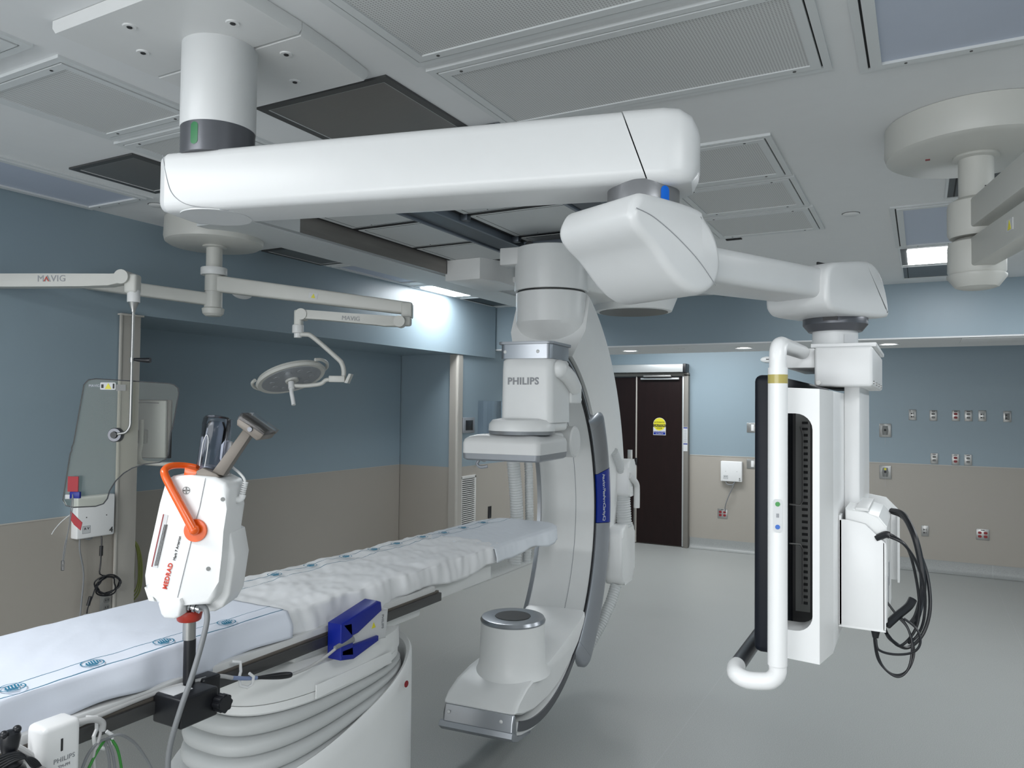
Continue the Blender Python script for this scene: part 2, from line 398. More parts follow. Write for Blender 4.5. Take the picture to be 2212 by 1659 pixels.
def text(name, s, size, m, material, parent, ext=0.0006, ax='CENTER', sp=1.0, bold=0.0):
    # flat lettering lying in the local xy plane of matrix m
    cu = bpy.data.curves.new(name, 'FONT'); cu.body = s; cu.size = size; cu.extrude = ext; cu.align_x = ax; cu.align_y = 'CENTER'; cu.space_character = sp
    cu.resolution_u = 3; cu.offset = bold
    t = bpy.data.objects.new(name + '_curve', cu); C.objects.link(t)
    dg = bpy.context.evaluated_depsgraph_get()
    me = bpy.data.meshes.new_from_object(t.evaluated_get(dg)); me.name = name
    bpy.data.objects.remove(t); bpy.data.curves.remove(cu)
    me.transform(wmat(parent).inverted() @ m)
    me.materials.clear(); me.materials.append(M[material])
    o = bpy.data.objects.new(name, me); C.objects.link(o); o.parent = parent
    return o
def frame_m(o, x, y):
    # matrix with origin o, local x and y axes
    x = Vector(x).normalized(); y = Vector(y); y = (y - x * x.dot(y)).normalized(); z = x.cross(y)
    return Matrix(((x.x, y.x, z.x, o[0]), (x.y, y.y, z.y, o[1]), (x.z, y.z, z.z, o[2]), (0, 0, 0, 1)))
def rz(deg, o=(0, 0, 0)): return Matrix.Translation(o) @ Matrix.Rotation(math.radians(deg), 4, 'Z')
def rrect(x0, x1, y0, y1, r, n=5):
    pts = []
    for cx, cy, a in ((x1 - r, y1 - r, 0), (x0 + r, y1 - r, 90), (x0 + r, y0 + r, 180), (x1 - r, y0 + r, 270)):
        for i in range(n + 1):
            t = math.radians(a + 90 * i / n); pts.append((cx + r * math.cos(t), cy + r * math.sin(t)))
    return pts
def sup(cx, cy, hx, hy, e, n, z, nx=None):
    # superellipse ring; z may be a function of (x, y)
    out = []
    for i in range(n):
        t = 2 * PI * i / n; c, q = math.cos(t), math.sin(t)
        x = cx + hx * math.copysign(abs(c) ** (2 / e), c); y = cy + hy * math.copysign(abs(q) ** (2 / e), q)
        out.append((x, y, z(x, y) if callable(z) else z))
    return out
YAW = 28.44
MC = rz(YAW)      # machines standing square to the viewing direction are drawn in this rotated room frame

# ================================================================== the room
ZC = 2.75
b = MB(); b.box(-4.7, 2.6, -5.0, 9.6, -0.1, 0); struct(b.build('floor', 'floor', flat=True))
b = MB(); b.box(-4.7, 2.6, -5.0, 9.6, ZC, ZC + 0.1); struct(b.build('ceiling', 'ceiling', flat=True))
b = MB(); b.box(-4.7, -3.83, -5.0, 2.62, 0, ZC); struct(b.build('wall_left', 'wall', flat=True))
b = MB(); b.box(-4.7, -4.51, 2.62, 6.02, 0, ZC); struct(b.build('wall_left_alcove', 'wall', flat=True))
b = MB(); b.box(-4.7, -3.86, 6.03, 9.5, 0, ZC); struct(b.build('wall_left_far', 'wall', flat=True))
b = MB(); b.box(-4.51, -3.83, 2.62, 6.70, 2.225, ZC); struct(b.build('wall_alcove_soffit', 'wall', flat=True))
b = MB(); b.box(-4.7, 2.6, 9.41, 9.6, 0, ZC); struct(b.build('wall_back', 'wall', flat=True))
b = MB(); b.box(-3.86, 2.5, 6.74, 7.70, 2.32, ZC); struct(b.build('wall_back_bulkhead', 'wall', flat=True))
b = MB(); b.box(-3.86, 2.5, 6.742, 7.70, 2.308, 2.32); struct(b.build('trim_1', 'ceiling', flat=True))
b = MB(); b.box(2.5, 2.6, -5.0, 9.5, 0, ZC); struct(b.build('wall_right', 'wall', flat=True))
b = MB(); b.box(-4.7, 2.6, -5.1, -5.0, 0, ZC); struct(b.build('wall_front', 'wall', flat=True))
# corner guards at both ends of the alcove
b = MB(); b.box(-3.84, -3.815, 2.585, 2.70, 0, 2.222, 0.003); b.box(-3.93, -3.83, 2.63, 2.70, 0, 2.222, 0.003); struct(b.build('trim_2', 'trim_tan'))
b = MB(); b.box(-3.822, -3.808, 2.575, 2.587, 0, 2.222, 0.002); b.box(-3.84, -3.80, 2.57, 2.71, 2.212, 2.222, 0.002); struct(b.build('trim_3', 'trim_light'))
b = MB(); b.prism([(-3.925, 6.005), (-3.852, 6.005), (-3.838, 6.02), (-3.838, 6.10), (-3.87, 6.10), (-3.87, 6.03), (-3.925, 6.03)], 'z', 0, 2.222, 0.0); struct(b.build('trim_4', 'trim_tan'))
b = MB(); b.box(-3.862, -3.836, 6.003, 6.035, 0, 2.222, 0.008); struct(b.build('trim_5', 'trim_light'))
# coved base, swept up from the floor vinyl
def base(n, pts, ax, lo, hi): b = MB(); b.prism(pts, ax, lo, hi); struct(b.build(n, 'base', angle=60))
H = 0.13
cove = [(0, 0.001), (0, H), (-0.006, H), (-0.008, 0.06), (-0.016, 0.028), (-0.034, 0.010), (-0.06, 0.002)]
base('baseboard_back', [(9.41 + a, z) for a, z in cove], 'x', -2.55, 2.5)
base('baseboard_left', [(-3.83 - a, z) for a, z in cove], 'y', -5.0, 2.6)
base('baseboard_alcove', [(-4.51 - a, z) for a, z in cove], 'y', 2.62, 6.02)
base('baseboard_left_far', [(-3.86 - a, z) for a, z in cove], 'y', 6.12, 9.41)
# beige wall covering joint strips
b = MB(); b.box(-2.55, 2.5, 9.406, 9.41, 1.150, 1.158); struct(b.build('trim_6', 'trim_light'))
b = MB(); b.box(-3.83, -3.827, -5.0, 2.58, 1.151, 1.157); b.box(-4.51, -4.507, 2.7, 6.02, 1.152, 1.156); struct(b.build('trim_7', 'trim_light'))

# ---- double door on the back wall
dr = bpy.data.objects.new('door_1', None); C.objects.link(dr); dr.location = (-3.0, 9.40, 0); struct(dr)
MB().box(-3.60, -3.245, 9.365, 9.405, 0.012, 2.13).build('door_leaf', 'door', dr)
MB().box(-3.228, -2.635, 9.36, 9.405, 0.012, 2.13).build('door_leaf', 'door', dr)
MB().box(-3.245, -3.228, 9.35, 9.40, 0.01, 2.14, 0.003).build('centre_stile', 'trim_tan', dr)
MB().box(-2.635, -2.615, 9.345, 9.40, 0.01, 2.14, 0.003).build('edge_strip', 'header', dr)
MB().box(-2.613, -2.555, 9.33, 9.41, 0, 2.16, 0.004).box(-3.70, -2.555, 9.33, 9.41, 2.14, 2.18, 0.004).build('door_frame', 'door_frame', dr)
MB().box(-3.70, -2.60, 9.24, 9.40, 2.185, 2.285, 0.006).build('header', 'header', dr)
MB().box(-2.60, -2.565, 9.24, 9.40, 2.18, 2.29, 0.004).build('header_cap', 'black', dr)
MB().box(-3.17, -2.67, 9.31, 9.345, 2.095, 2.118, 0.003).build('closer_track', 'header', dr)
MB().box(-3.12, -2.76, 9.27, 9.30, 2.128, 2.150, 0.003).build('closer_arm', 'door_metal', dr)
MB().box(-3.262, -3.249, 9.348, 9.364, 0.03, 0.90, 0.002).build('kick_strip', 'door_metal', dr)
MB().box(-3.352, -3.285, 9.35, 9.364, 0.985, 1.19, 0.004).build('lock_plate', 'plate', dr)
MB().cyl((-3.31, 9.36, 1.045), (-3.31, 9.31, 1.045), 0.014).box(-3.43, -3.30, 9.30, 9.315, 1.036, 1.054, 0.006).build('lever_handle', 'plate', dr)
MB().box(-3.245, -3.215, 9.335, 9.352, 1.00, 1.09, 0.003).build('strike', 'black', dr)
# door stickers
st = thing('door_sticker', 'yellow and blue caution sticker on the dark right door leaf', 'sticker', (-2.93, 9.36, 1.50))
sx0, sx1 = -3.012, -2.848
dome = [(sx0, 1.39), (sx1, 1.39), (sx1, 1.53)] + [(-2.93 + 0.082 * math.cos(a), 1.53 + 0.082 * math.sin(a)) for a in [i * PI / 12 for i in range(1, 12)]] + [(sx0, 1.53)]
MB().prism(dome, 'y', 9.3575, 9.3595).build('white_backing', 'label', st)
MB().lathe([(0.079, 9.3565), (0.079, 9.3575)], c=(-2.93, 0, 1.528), axis='y').build('yellow_disc', 'yellow', st)
MB().box(sx0, sx1, 9.3555, 9.3565, 1.495, 1.528).build('black_band', 'text_black', st)
MB().box(sx0 + 0.006, sx1 - 0.006, 9.3555, 9.3565, 1.398, 1.438).build('blue_panel', 'blue_label', st)
fm = lambda z: frame_m((-2.93, 9.3548, z), (1, 0, 0), (0, 0, 1))
text('lettering', 'AUTOMATIC', 0.024, fm(1.553), 'text_black', st)
text('lettering', 'CAUTION', 0.034, fm(1.512), 'yellow', st)
text('lettering', 'DOOR', 0.024, fm(1.477), 'text_black', st)
text('lettering', 'ACTIVATE SWITCH', 0.017, fm(1.428), 'label', st)
text('lettering', 'TO OPERATE', 0.017, fm(1.410), 'label', st)
st = thing('door_frame_sign', 'narrow white paper sign on the door frame edge', 'sign', (-2.585, 9.33, 1.3))
MB().box(-2.612, -2.560, 9.326, 9.329, 1.20, 1.50).build('paper', 'label', st)
MB().box(-2.611, -2.561, 9.3245, 9.326, 1.485, 1.497).box(-2.611, -2.561, 9.3245, 9.326, 1.285, 1.296).build('bands', 'blue_label', st)
bb = MB()
for i in range(14): bb.box(-2.606, -2.57, 9.3248, 9.326, 1.30 + i * 0.0125, 1.304 + i * 0.0125)
bb.build('print_lines', 'text_grey', st)

# ================================================================== ceiling fittings
def fixture(name, label, cat, x0, x1, y0, y1, kind, group=None, n_scr=0, z=ZC):
    t = thing(name, label, cat, ((x0 + x1) / 2, (y0 + y1) / 2, z), group)
    if kind == 'perf':
        MB().ring(x0, x1, y0, y1, 0.022, z - 0.010, z).build('trim_flange', 'frame', t)
        MB().box(x0 + 0.02, x1 - 0.02, y0 + 0.02, y1 - 0.02, z - 0.003, z).build('shadow_gap', 'groove', t)
        MB().ring(x0 + 0.027, x1 - 0.027, y0 + 0.027, y1 - 0.027, 0.028, z - 0.012, z - 0.001).build('frame', 'frame', t)
        MB().box(x0 + 0.05, x1 - 0.05, y0 + 0.05, y1 - 0.05, z - 0.008, z - 0.003).build('perforated_sheet', 'perf', t)
        for sx_, sy_ in ((x0 + 0.10, y0 + 0.040), (x1 - 0.10, y0 + 0.040), (x0 + 0.10, y1 - 0.040), (x1 - 0.10, y1 - 0.040)):
            MB().lathe([(0.005, z - 0.0135), (0.005, z - 0.012)], c=(sx_, sy_, 0), seg=10).build('screw', 'slate_frame', t)
    elif kind == 'dark':
        MB().ring(x0, x1, y0, y1, 0.028, z - 0.008, z).build('frame', 'slate_frame', t)
        MB().ring(x0 + 0.028, x1 - 0.028, y0 + 0.028, y1 - 0.028, 0.003, z - 0.007, z).build('bead', 'frame', t)
        MB().box(x0 + 0.03, x1 - 0.03, y0 + 0.03, y1 - 0.03, z - 0.005, z).build('panel', 'brushed', t)
    elif kind == 'lens':
        MB().ring(x0, x1, y0, y1, 0.022, z - 0.008, z).build('trim_flange', 'frame', t)
        MB().box(x0 + 0.02, x0 + 0.03, y0 + 0.02, y1 - 0.02, z - 0.003, z).build('shadow_gap', 'groove', t)
        MB().ring(x0 + 0.029, x1 - 0.022, y0 + 0.022, y1 - 0.022, 0.03, z - 0.014, z).build('frame', 'frame', t)
        MB().box(x0 + 0.055, x1 - 0.05, y0 + 0.05, y1 - 0.05, z - 0.006, z - 0.002).build('lens', 'bluish', t)
        for k in range(3):
            MB().lathe([(0.004, z - 0.0155), (0.004, z - 0.014)], c=(x0 + 0.12 + k * 0.16, y1 - 0.036, 0), seg=8).build('screw', 'slate_frame', t)
    elif kind == 'lit':
        MB().ring(x0, x1, y0, y1, 0.012, z - 0.008, z).build('trim_flange', 'frame', t)
        MB().ring(x0 + 0.012, x1 - 0.012, y0 + 0.012, y1 - 0.012, 0.045, z - 0.006, z).build('frame', 'slate_frame', t)
        MB().box(x0 + 0.05, x1 - 0.03, y0 + 0.09, y1 - 0.04, z - 0.012, z - 0.006, 0.004).build('lens', 'lit', t)
    elif kind == 'slate':
        MB().ring(x0, x1, y0, y1, 0.010, z - 0.008, z).build('trim_flange', 'frame', t)
        MB().box(x0 + 0.01, x1 - 0.01, y0 + 0.01, y1 - 0.01, z - 0.004, z).build('panel', 'dark_slate', t)
        MB().box(x0 + 0.035, x0 + 0.041, y0 + 0.02, y1 - 0.02, z - 0.006, z - 0.003).build('slot', 'groove', t)
    return t
G = 'perforated air diffusers in the ceiling'
fixture('air_diffuser', 'long perforated ceiling panel at the top edge of the view, cut off by it', 'air diffuser', -1.305, -0.225, 1.27, 1.80, 'perf', G)
fixture('air_diffuser', 'long perforated ceiling panel above the right end of the white boom arm', 'air diffuser', -1.300, -0.225, 1.835, 2.365, 'perf', G)
fixture('air_diffuser', 'perforated ceiling panel left of the boom drop tube, beside the big cover plate', 'air diffuser', -2.72, -2.20, 1.27, 1.78, 'perf', G)
fixture('air_diffuser', 'small corner of a perforated ceiling panel at the top left', 'air diffuser', -2.72, -2.20, 0.68, 1.20, 'perf', G)
fixture('air_diffuser', 'perforated ceiling panel partly hidden behind the boom drop tube', 'air diffuser', -2.75, -2.20, 1.81, 2.34, 'perf', G)
fixture('air_diffuser', 'largest of three perforated panels right of the boom arm, nearest row', 'air diffuser', -1.02, -0.48, 2.84, 3.375, 'perf', G)
fixture('air_diffuser', 'middle of three perforated panels right of the boom arm', 'air diffuser', -1.02, -0.475, 3.395, 3.925, 'perf', G)
fixture('air_diffuser', 'farthest of three perforated panels right of the boom arm', 'air diffuser', -1.06, -0.465, 3.945, 4.48, 'perf', G)
fixture('ceiling_panel', 'large dark stainless ceiling panel right of the boom drop tube', 'ceiling panel', -1.985, -1.432, 1.812, 2.345, 'dark', 'dark stainless ceiling panels')
fixture('ceiling_panel', 'dark stainless ceiling panel left of the boom arm end', 'ceiling panel', -3.23, -2.805, 1.925, 2.345, 'dark', 'dark stainless ceiling panels')
fixture('ceiling_light', 'long unlit ceiling light along the left wall edge', 'ceiling light', -3.815, -3.32, 1.30, 2.40, 'lens', 'unlit ceiling lights')
fixture('ceiling_light', 'large unlit ceiling light at the top right corner', 'ceiling light', -0.155, 0.45, 1.42, 2.44, 'lens', 'unlit ceiling lights')
fixture('ceiling_light', 'unlit ceiling light behind the right suspension column', 'ceiling light', -0.135, 0.45, 4.155, 5.19, 'lens', 'unlit ceiling lights')
fixture('ceiling_light', 'unlit ceiling light half hidden above the long soffit beam', 'ceiling light', -3.80, -3.30, 4.16, 5.04, 'lens', 'unlit ceiling lights')
fixture('ceiling_light', 'bright lit ceiling light by the right suspension column', 'ceiling light', -0.125, 0.45, 5.23, 5.86, 'lit', 'lit ceiling lights')
fixture('ceiling_light', 'bright lit ceiling light washing the left wall, above the soffit beam', 'ceiling light', -3.82, -3.30, 5.20, 5.86, 'lit', 'lit ceiling lights')
fixture('ceiling_panel', 'dark glass ceiling panel just beyond the right lit ceiling light', 'ceiling panel', -0.12, 0.45, 5.93, 6.46, 'slate', 'dark slotted ceiling panels')
fixture('ceiling_panel', 'dark glass ceiling panel beyond the left lit ceiling light', 'ceiling panel', -3.82, -3.30, 6.0, 6.60, 'slate', 'dark slotted ceiling panels')
fixture('ceiling_panel', 'small dark slotted ceiling panel behind the right suspension canopy', 'ceiling panel', 0.10, 0.45, 3.62, 4.08, 'slate', 'dark slotted ceiling panels')
t = fixture('ceiling_panel', 'dark framed ceiling panel over the left soffit beside the round canopy', 'ceiling panel', -3.82, -3.30, 3.56, 4.12, 'dark')
for lx, ly, lb in ((-0.314, 4.21, 'round white sprinkler cover on the ceiling right of the diffusers'), (-3.43, 2.50, 'round white sprinkler cover on the ceiling left of the boom arm end')):
    o = MB().lathe([(0.040, ZC), (0.040, ZC - 0.004), (0.030, ZC - 0.010)], c=(lx, ly, 0)).build('sprinkler_cover', 'white2'); MB().lathe([(0.043, ZC), (0.043, ZC - 0.0015)], c=(lx, ly, 0)).build('shadow_ring', 'groove', o); tag(o, lb, 'sprinkler cover', 'sprinkler covers')
o = MB().box(-1.02, -0.93, 4.53, 4.56, ZC - 0.006, ZC).build('ceiling_slot', 'groove'); tag(o, 'short black slot in the ceiling beyond the perforated panels', 'ceiling slot')
for lx, nm in ((-2.537, 'recessed round downlight in the bulkhead above the dark door'), (-1.437, 'recessed round downlight in the bulkhead between door and ceiling monitor'), (-0.239, 'recessed round downlight in the bulkhead right of the ceiling monitor')):
    t = thing('downlight', nm, 'downlight', (lx, 7.13, 2.308), 'downlights in the bulkhead')
    MB().lathe([(0.062, 2.300), (0.075, 2.296), (0.082, 2.3075), (0.066, 2.308)], c=(lx, 7.13, 0), caps=False).build('trim_ring', 'white2', t)
    MB().lathe([(0.061, 2.3065), (0.061, 2.304)], c=(lx, 7.13, 0)).build('lens', 'downlit', t)
o = MB().lathe([(0.035, 2.308), (0.035, 2.303)], c=(-2.02, 7.13, 0)).build('sprinkler_cover', 'white2'); tag(o, 'flat round cover in the bulkhead between two downlights', 'sprinkler cover', 'sprinkler covers')
o = MB().box(0.28, 0.72, 6.80, 7.25, 2.300, 2.308, 0.002).build('access_panel', 'ceiling'); tag(o, 'flat white access hatch under the bulkhead at the right edge', 'access hatch')

# long lowered soffit beam with its stainless side
b = MB(); b.box(-3.277, -2.95, 2.62, 6.74, 2.65, 2.749); struct(b.build('trim_8', 'plank', flat=True))
b = MB(); b.box(-2.95, -2.888, 2.62, 6.74, 2.655, 2.749); struct(b.build('trim_9', 'plank_edge', flat=True))
b = MB(); b.box(-2.888, -2.884, 2.95, 4.35, 2.648, 2.749); o = b.build('stainless_facing', 'brushed_band'); tag(o, 'long brown-grey stainless strip on the side of the soffit beam', 'metal strip')
b = MB(); b.box(-2.888, -2.884, 2.62, 2.95, 2.648, 2.749).box(-2.888, -2.884, 4.36, 6.74, 2.648, 2.749); struct(b.build('trim_10', 'plank', flat=True))
for yy, nm in ((3.12, 'near'), (5.14, 'far')):
    MB().lathe([(0.006, 2.648), (0.006, 2.650)], c=(-3.0, yy, 0), seg=8)
# ceiling tiles inside the rail zone
ci = 0
tl = {}
for (x0, x1, nm) in ((-2.855, -2.34, 'left of the dark rail'), (-2.105, -1.50, 'right of the dark rail')):
    for (y0, y1, wh) in ((2.80, 3.335, 'nearest the boom arm'), (3.385, 3.91, 'in the middle'), (3.96, 4.48, 'toward the column'), (4.53, 5.25, 'farthest')):
        t = thing('ceiling_tile', 'flat white ceiling tile %s, the one %s' % (nm, wh), 'ceiling tile', ((x0 + x1) / 2, (y0 + y1) / 2, ZC), 'ceiling tiles around the dark rail')
        MB().box(x0, x1, y0, y1, ZC - 0.0045, ZC - 0.0025).build('tile', 'plank', t)
        MB().ring(x0 + 0.035, x1 - 0.01, y0 + 0.012, y1 - 0.012, 0.002, ZC - 0.0055, ZC - 0.004).build('seam', 'groove', t)
        MB().lathe([(0.004, ZC - 0.006), (0.004, ZC - 0.004)], c=(x0 + 0.16, y1 - 0.03, 0), seg=8).build('screw', 'slate_frame', t)
o = MB().box(-2.885, -1.40, 2.40, 5.30, ZC - 0.002, ZC - 0.0005).build('rail_bay_backing', 'groove'); struct(o); o.name = 'trim_11'
def rail(x0, x1, lb):
    t = thing('ceiling_rail', lb, 'ceiling rail', ((x0 + x1) / 2, 3.7, ZC), 'dark ceiling rails of the imaging arm')
    MB().box(x0 + 0.028, x1 - 0.02, 2.3, 6.6, 2.715, 2.748).build('channel', 'rail', t)
    MB().box(x0, x0 + 0.02, 2.3, 6.6, 2.705, 2.748, 0.002).build('edge_lip', 'rail_lip', t)
    MB().box(x1 - 0.018, x1, 2.3, 6.6, 2.708, 2.748, 0.002).build('edge_lip', 'rail_lip', t)
    MB().box(x0 + 0.02, x0 + 0.028, 2.3, 6.6, 2.72, 2.748).build('slot', 'groove', t)
    for yy in (3.36, 3.935):
        MB().box(x1, x1 + 0.045, yy - 0.02, yy + 0.02, 2.715, 2.748, 0.004).build('hanger_bracket', 'rail', t)
rail(-2.33, -2.135, 'dark slate ceiling rail running to the imaging column')
rail(-1.50, -1.31, 'dark slate ceiling rail half hidden by the boom joint')
o = MB().box(-2.90, -2.62, 4.36, 4.90, 2.60, 2.745, 0.004).prism([(-2.62, 4.36), (-2.56, 4.52), (-2.56, 4.90), (-2.62, 4.90)], 'z', 2.60, 2.745).build('junction_cover', 'grey_white'); tag(o, 'white sheet-metal box fixed under the soffit beam by the column', 'cover box')
o = MB().box(-2.95, -2.10, 4.72, 4.80, 2.625, 2.665, 0.008).build('cross_beam', 'grey_white'); tag(o, 'white cross bar reaching from the soffit beam to the column', 'cross bar')
for (x0, x1, y0, y1, lb) in ((-2.72, -2.20, 5.5, 6.6, 'dark stainless ceiling panel beyond the white cross bar'),):
    fixture('ceiling_panel', lb, 'ceiling panel', x0, x1, y0, y1, 'dark', 'dark stainless ceiling panels')

# ================================================================== fittings on the walls
def plate_outlet(kind, loc, label, cat, group, wall='back'):
    # drawn at the origin facing -y, then turned for the wall
    t = thing({'duplex_red': 'power_outlet', 'duplex_grey': 'power_outlet', 'quad_red': 'power_outlet', 'data': 'data_outlet', 'call': 'call_station', 'switch': 'wall_switch', 'jack': 'data_outlet'}[kind], label, cat, (0, 0, 0), group)
    if kind in ('duplex_red', 'duplex_grey'):
        MB().box(-0.036, 0.036, -0.006, 0, -0.058, 0.058, 0.003).build('wall_plate', 'plate', t)
        mm = 'outlet_red' if kind == 'duplex_red' else 'outlet_grey'
        for z in (0.018, -0.018 - 0.002):
            MB().prism(rrect(-0.017, 0.017, z - 0.0135, z + 0.0135, 0.011), 'y', -0.009, -0.005).build('receptacle', mm, t)
            MB().box(-0.008, -0.005, -0.0098, -0.008, z - 0.003, z + 0.006).box(0.005, 0.008, -0.0098, -0.008, z - 0.003, z + 0.006).build('slots', 'dark', t)
        MB().box(-0.016, 0.016, -0.0072, -0.005, 0.042, 0.050).build('number_label', 'text_black', t)
    elif kind == 'quad_red':
        MB().box(-0.060, 0.060, -0.006, 0, -0.058, 0.058, 0.003).build('wall_plate', 'plate', t)
        for x in (-0.026, 0.026):
            for z in (0.018, -0.020): MB().prism(rrect(x - 0.017, x + 0.017, z - 0.0135, z + 0.0135, 0.011), 'y', -0.009, -0.005).build('receptacle', 'outlet_red', t)
        MB().box(-0.018, 0.018, -0.0072, -0.005, 0.042, 0.050).build('number_label', 'text_black', t)
    elif kind in ('data', 'jack'):
        MB().box(-0.036, 0.036, -0.006, 0, -0.058, 0.058, 0.003).build('wall_plate', 'plate', t)
        MB().box(-0.020, 0.020, -0.008, -0.005, -0.034, 0.034, 0.002).build('jack_panel', 'plate' if kind == 'data' else 'outlet_grey', t)
        for z in (0.014, -0.018):
            MB().box(-0.015, -0.001, -0.0095, -0.007, z - 0.007, z + 0.007).build('jack', 'dark', t)
            MB().box(0.003, 0.016, -0.009, -0.007, z - 0.007, z + 0.007).build('blank_cover', 'outlet_grey', t)
    elif kind == 'call':
        MB().box(-0.060, 0.060, -0.008, 0, -0.075, 0.075, 0.004).build('wall_plate', 'plate', t)
        MB().prism([(-0.026, -0.05), (0.026, -0.05), (0.034, 0), (0.026, 0.05), (-0.026, 0.05), (-0.034, 0)], 'y', -0.014, -0.007, 0.002).build('insert', 'outlet_grey', t)
        MB().lathe([(0.013, -0.018), (0.013, -0.012)], c=(0, 0, 0.004), axis='y').build('jack', 'dark', t)
        MB().tube([(0, -0.016, -0.004), (0.001, -0.014, -0.09), (-0.001, -0.012, -0.155)], 0.0012, seg=5).build('pull_cord', 'cable_light', t)
    elif kind == 'switch':
        MB().box(-0.058, 0.058, -0.006, 0, -0.058, 0.058, 0.003).build('wall_plate', 'plate', t)
        MB().box(-0.006, 0.028, -0.011, -0.005, -0.038, 0.038, 0.003).build('rocker', 'white', t)
    rot = {'back': 0, 'left': math.radians(90)}[wall]
    t.rotation_euler = (0, 0, rot); t.location = loc
    return t
YB = 9.4095
GO = 'wall outlets on the right half of the back wall'
plate_outlet('data', (-0.085, YB, 1.692), 'data socket plate, leftmost in the upper row right of the ceiling monitor', 'data outlet', GO)
plate_outlet('duplex_grey', (0.115, YB, 1.688), 'grey double power socket second from the left in the upper row', 'power outlet', GO)
plate_outlet('duplex_red', (0.325, YB, 1.690), 'red double power socket in the upper row on the blue wall', 'power outlet', GO)
plate_outlet('duplex_grey', (0.442, YB, 1.690), 'grey power socket right beside the upper red socket', 'power outlet', GO)
plate_outlet('data', (0.568, YB, 1.692), 'data socket plate second from the right in the upper row', 'data outlet', GO)
plate_outlet('jack', (0.790, YB, 1.688), 'data socket plate at the far right end of the upper row', 'data outlet', GO)
plate_outlet('duplex_grey', (0.122, YB, 1.222), 'grey power socket at the left end of the lower row of three', 'power outlet', GO)
plate_outlet('duplex_red', (0.321, YB, 1.220), 'red double power socket in the middle of the lower row of three', 'power outlet', GO)
plate_outlet('duplex_grey', (0.437, YB, 1.220), 'grey power socket at the right end of the lower row of three', 'power outlet', GO)
plate_outlet('data', (0.031, YB, 0.433), 'data socket plate low on the beige wall behind the cable loop', 'data outlet', GO)
plate_outlet('quad_red', (0.565, YB, 0.441), 'square steel plate of four red sockets low on the right', 'power outlet', GO)
plate_outlet('quad_red', (-2.145, YB, 0.452), 'square steel plate of four red sockets under the white box by the door', 'power outlet', GO)
c1 = plate_outlet('call', (-0.355, YB, 1.515), 'grey call station with pull cord high on the blue wall', 'call station', 'call stations')
c2 = plate_outlet('call', (-0.355, YB, 1.050), 'grey call station with yellow light below its twin on beige wall', 'call station', 'call stations')
MB().lathe([(0.012, -0.017), (0.012, -0.013)], c=(0, 0, 0), axis='y', m=Matrix.Translation((-0.355, YB, 1.085))).build('yellow_light', 'yellow', c2)
plate_outlet('switch', (-1.80, YB, 1.510), 'upper steel wall switch half hidden by the black screen edge', 'wall switch', 'wall switches')
plate_outlet('switch', (-1.80, YB, 1.075), 'lower steel wall switch half hidden by the black screen edge', 'wall switch', 'wall switches')

def white_box(m, w_, h_, d_, digit, label, par_loc):
    t = thing('wall_interface_box', label, 'wall box', par_loc, 'white numbered wall boxes')
    MB(m).box(-w_ / 2, w_ / 2, -d_, 0, -h_ / 2, h_ / 2, 0.008, 3).build('housing', 'white', t)
    for x in (-w_ * 0.26, w_ * 0.27): MB(m).lathe([(0.003, -d_ - 0.001), (0.003, -d_ + 0.001)], c=(x, 0, 0.0), axis='y', seg=8).build('screw', 'dark', t)
    MB(m).box(-w_ * 0.36, -w_ * 0.15, -d_ - 0.0008, -d_ + 0.001, -h_ * 0.38, -h_ * 0.20).build('warning_label', 'text_grey', t)
    MB(m).box(-w_ * 0.35, -w_ * 0.16, -d_ - 0.0014, -d_, -h_ * 0.37, -h_ * 0.21).build('label_face', 'label', t)
    text('lettering', 'A V', w_ * 0.09, m @ frame_m((-w_ * 0.255, -d_ - 0.002, -h_ * 0.265), (1, 0, 0), (0, 0, 1)), 'text_black', t)
    text('digit', digit, h_ * 0.20, m @ frame_m((w_ * 0.40, -d_ - 0.002, -h_ * 0.38), (1, 0, 0), (0, 0, 1)), 'text_black', t)
    return t
t5 = white_box(Matrix.Translation((-2.03, 9.41, 0.975)), 0.255, 0.245, 0.06, '5', 'square white wall box numbered 5 on the beige back wall', (-2.03, 9.41, 0.975))
MB().tube([(-2.10, 9.37, 0.855), (-2.08, 9.36, 0.82), (-2.02, 9.36, 0.815), (-1.98, 9.37, 0.855)], 0.007).tube([(-2.0, 9.37, 0.855), (-2.01, 9.36, 0.79), (-2.06, 9.36, 0.68), (-2.10, 9.36, 0.56), (-2.11, 9.385, 0.48)], 0.006).build('power_cord', 'cable_grey', t5)
ml = Matrix.Translation((-3.83, 2.445, 1.145)) @ Matrix.Rotation(PI / 2, 4, 'Z')
t4 = white_box(ml, 0.205, 0.215, 0.055, '4', 'square white wall box numbered 4 on the left wall', (-3.83, 2.445, 1.145))
# cables that hang under box 4
MB().tube([(-3.80, 2.375, 1.045), (-3.79, 2.37, 0.98), (-3.80, 2.40, 0.85), (-3.805, 2.395, 0.70), (-3.805, 2.385, 0.55), (-3.81, 2.38, 0.30)], 0.0042).build('cord', 'cable_grey', t4)
MB().tube([(-3.80, 2.385, 1.045), (-3.79, 2.42, 1.028), (-3.80, 2.45, 1.045)], 0.0042).build('cord', 'cable_grey', t4)
cab = [(-3.79, 2.478, 1.045), (-3.78, 2.48, 1.02), (-3.78, 2.478, 0.90), (-3.78, 2.475, 0.84)]
k = 4
for i in range(4 * 12 + 5):
    a = PI / 2 + 2 * PI * i / 12; rr = 0.062 - 0.010 * math.sin(i * 0.37)
    cab.append((-3.775 + 0.012 * math.sin(i * 1.7), 2.515 + rr * math.cos(a) * (1.0 + 0.1 * math.sin(i * .21)), 0.775 + rr * math.sin(a) * 0.75))
cab += [(-3.77, 2.45, 0.78), (-3.77, 2.43, 0.73), (-3.78, 2.415, 0.68), (-3.78, 2.41, 0.65)]
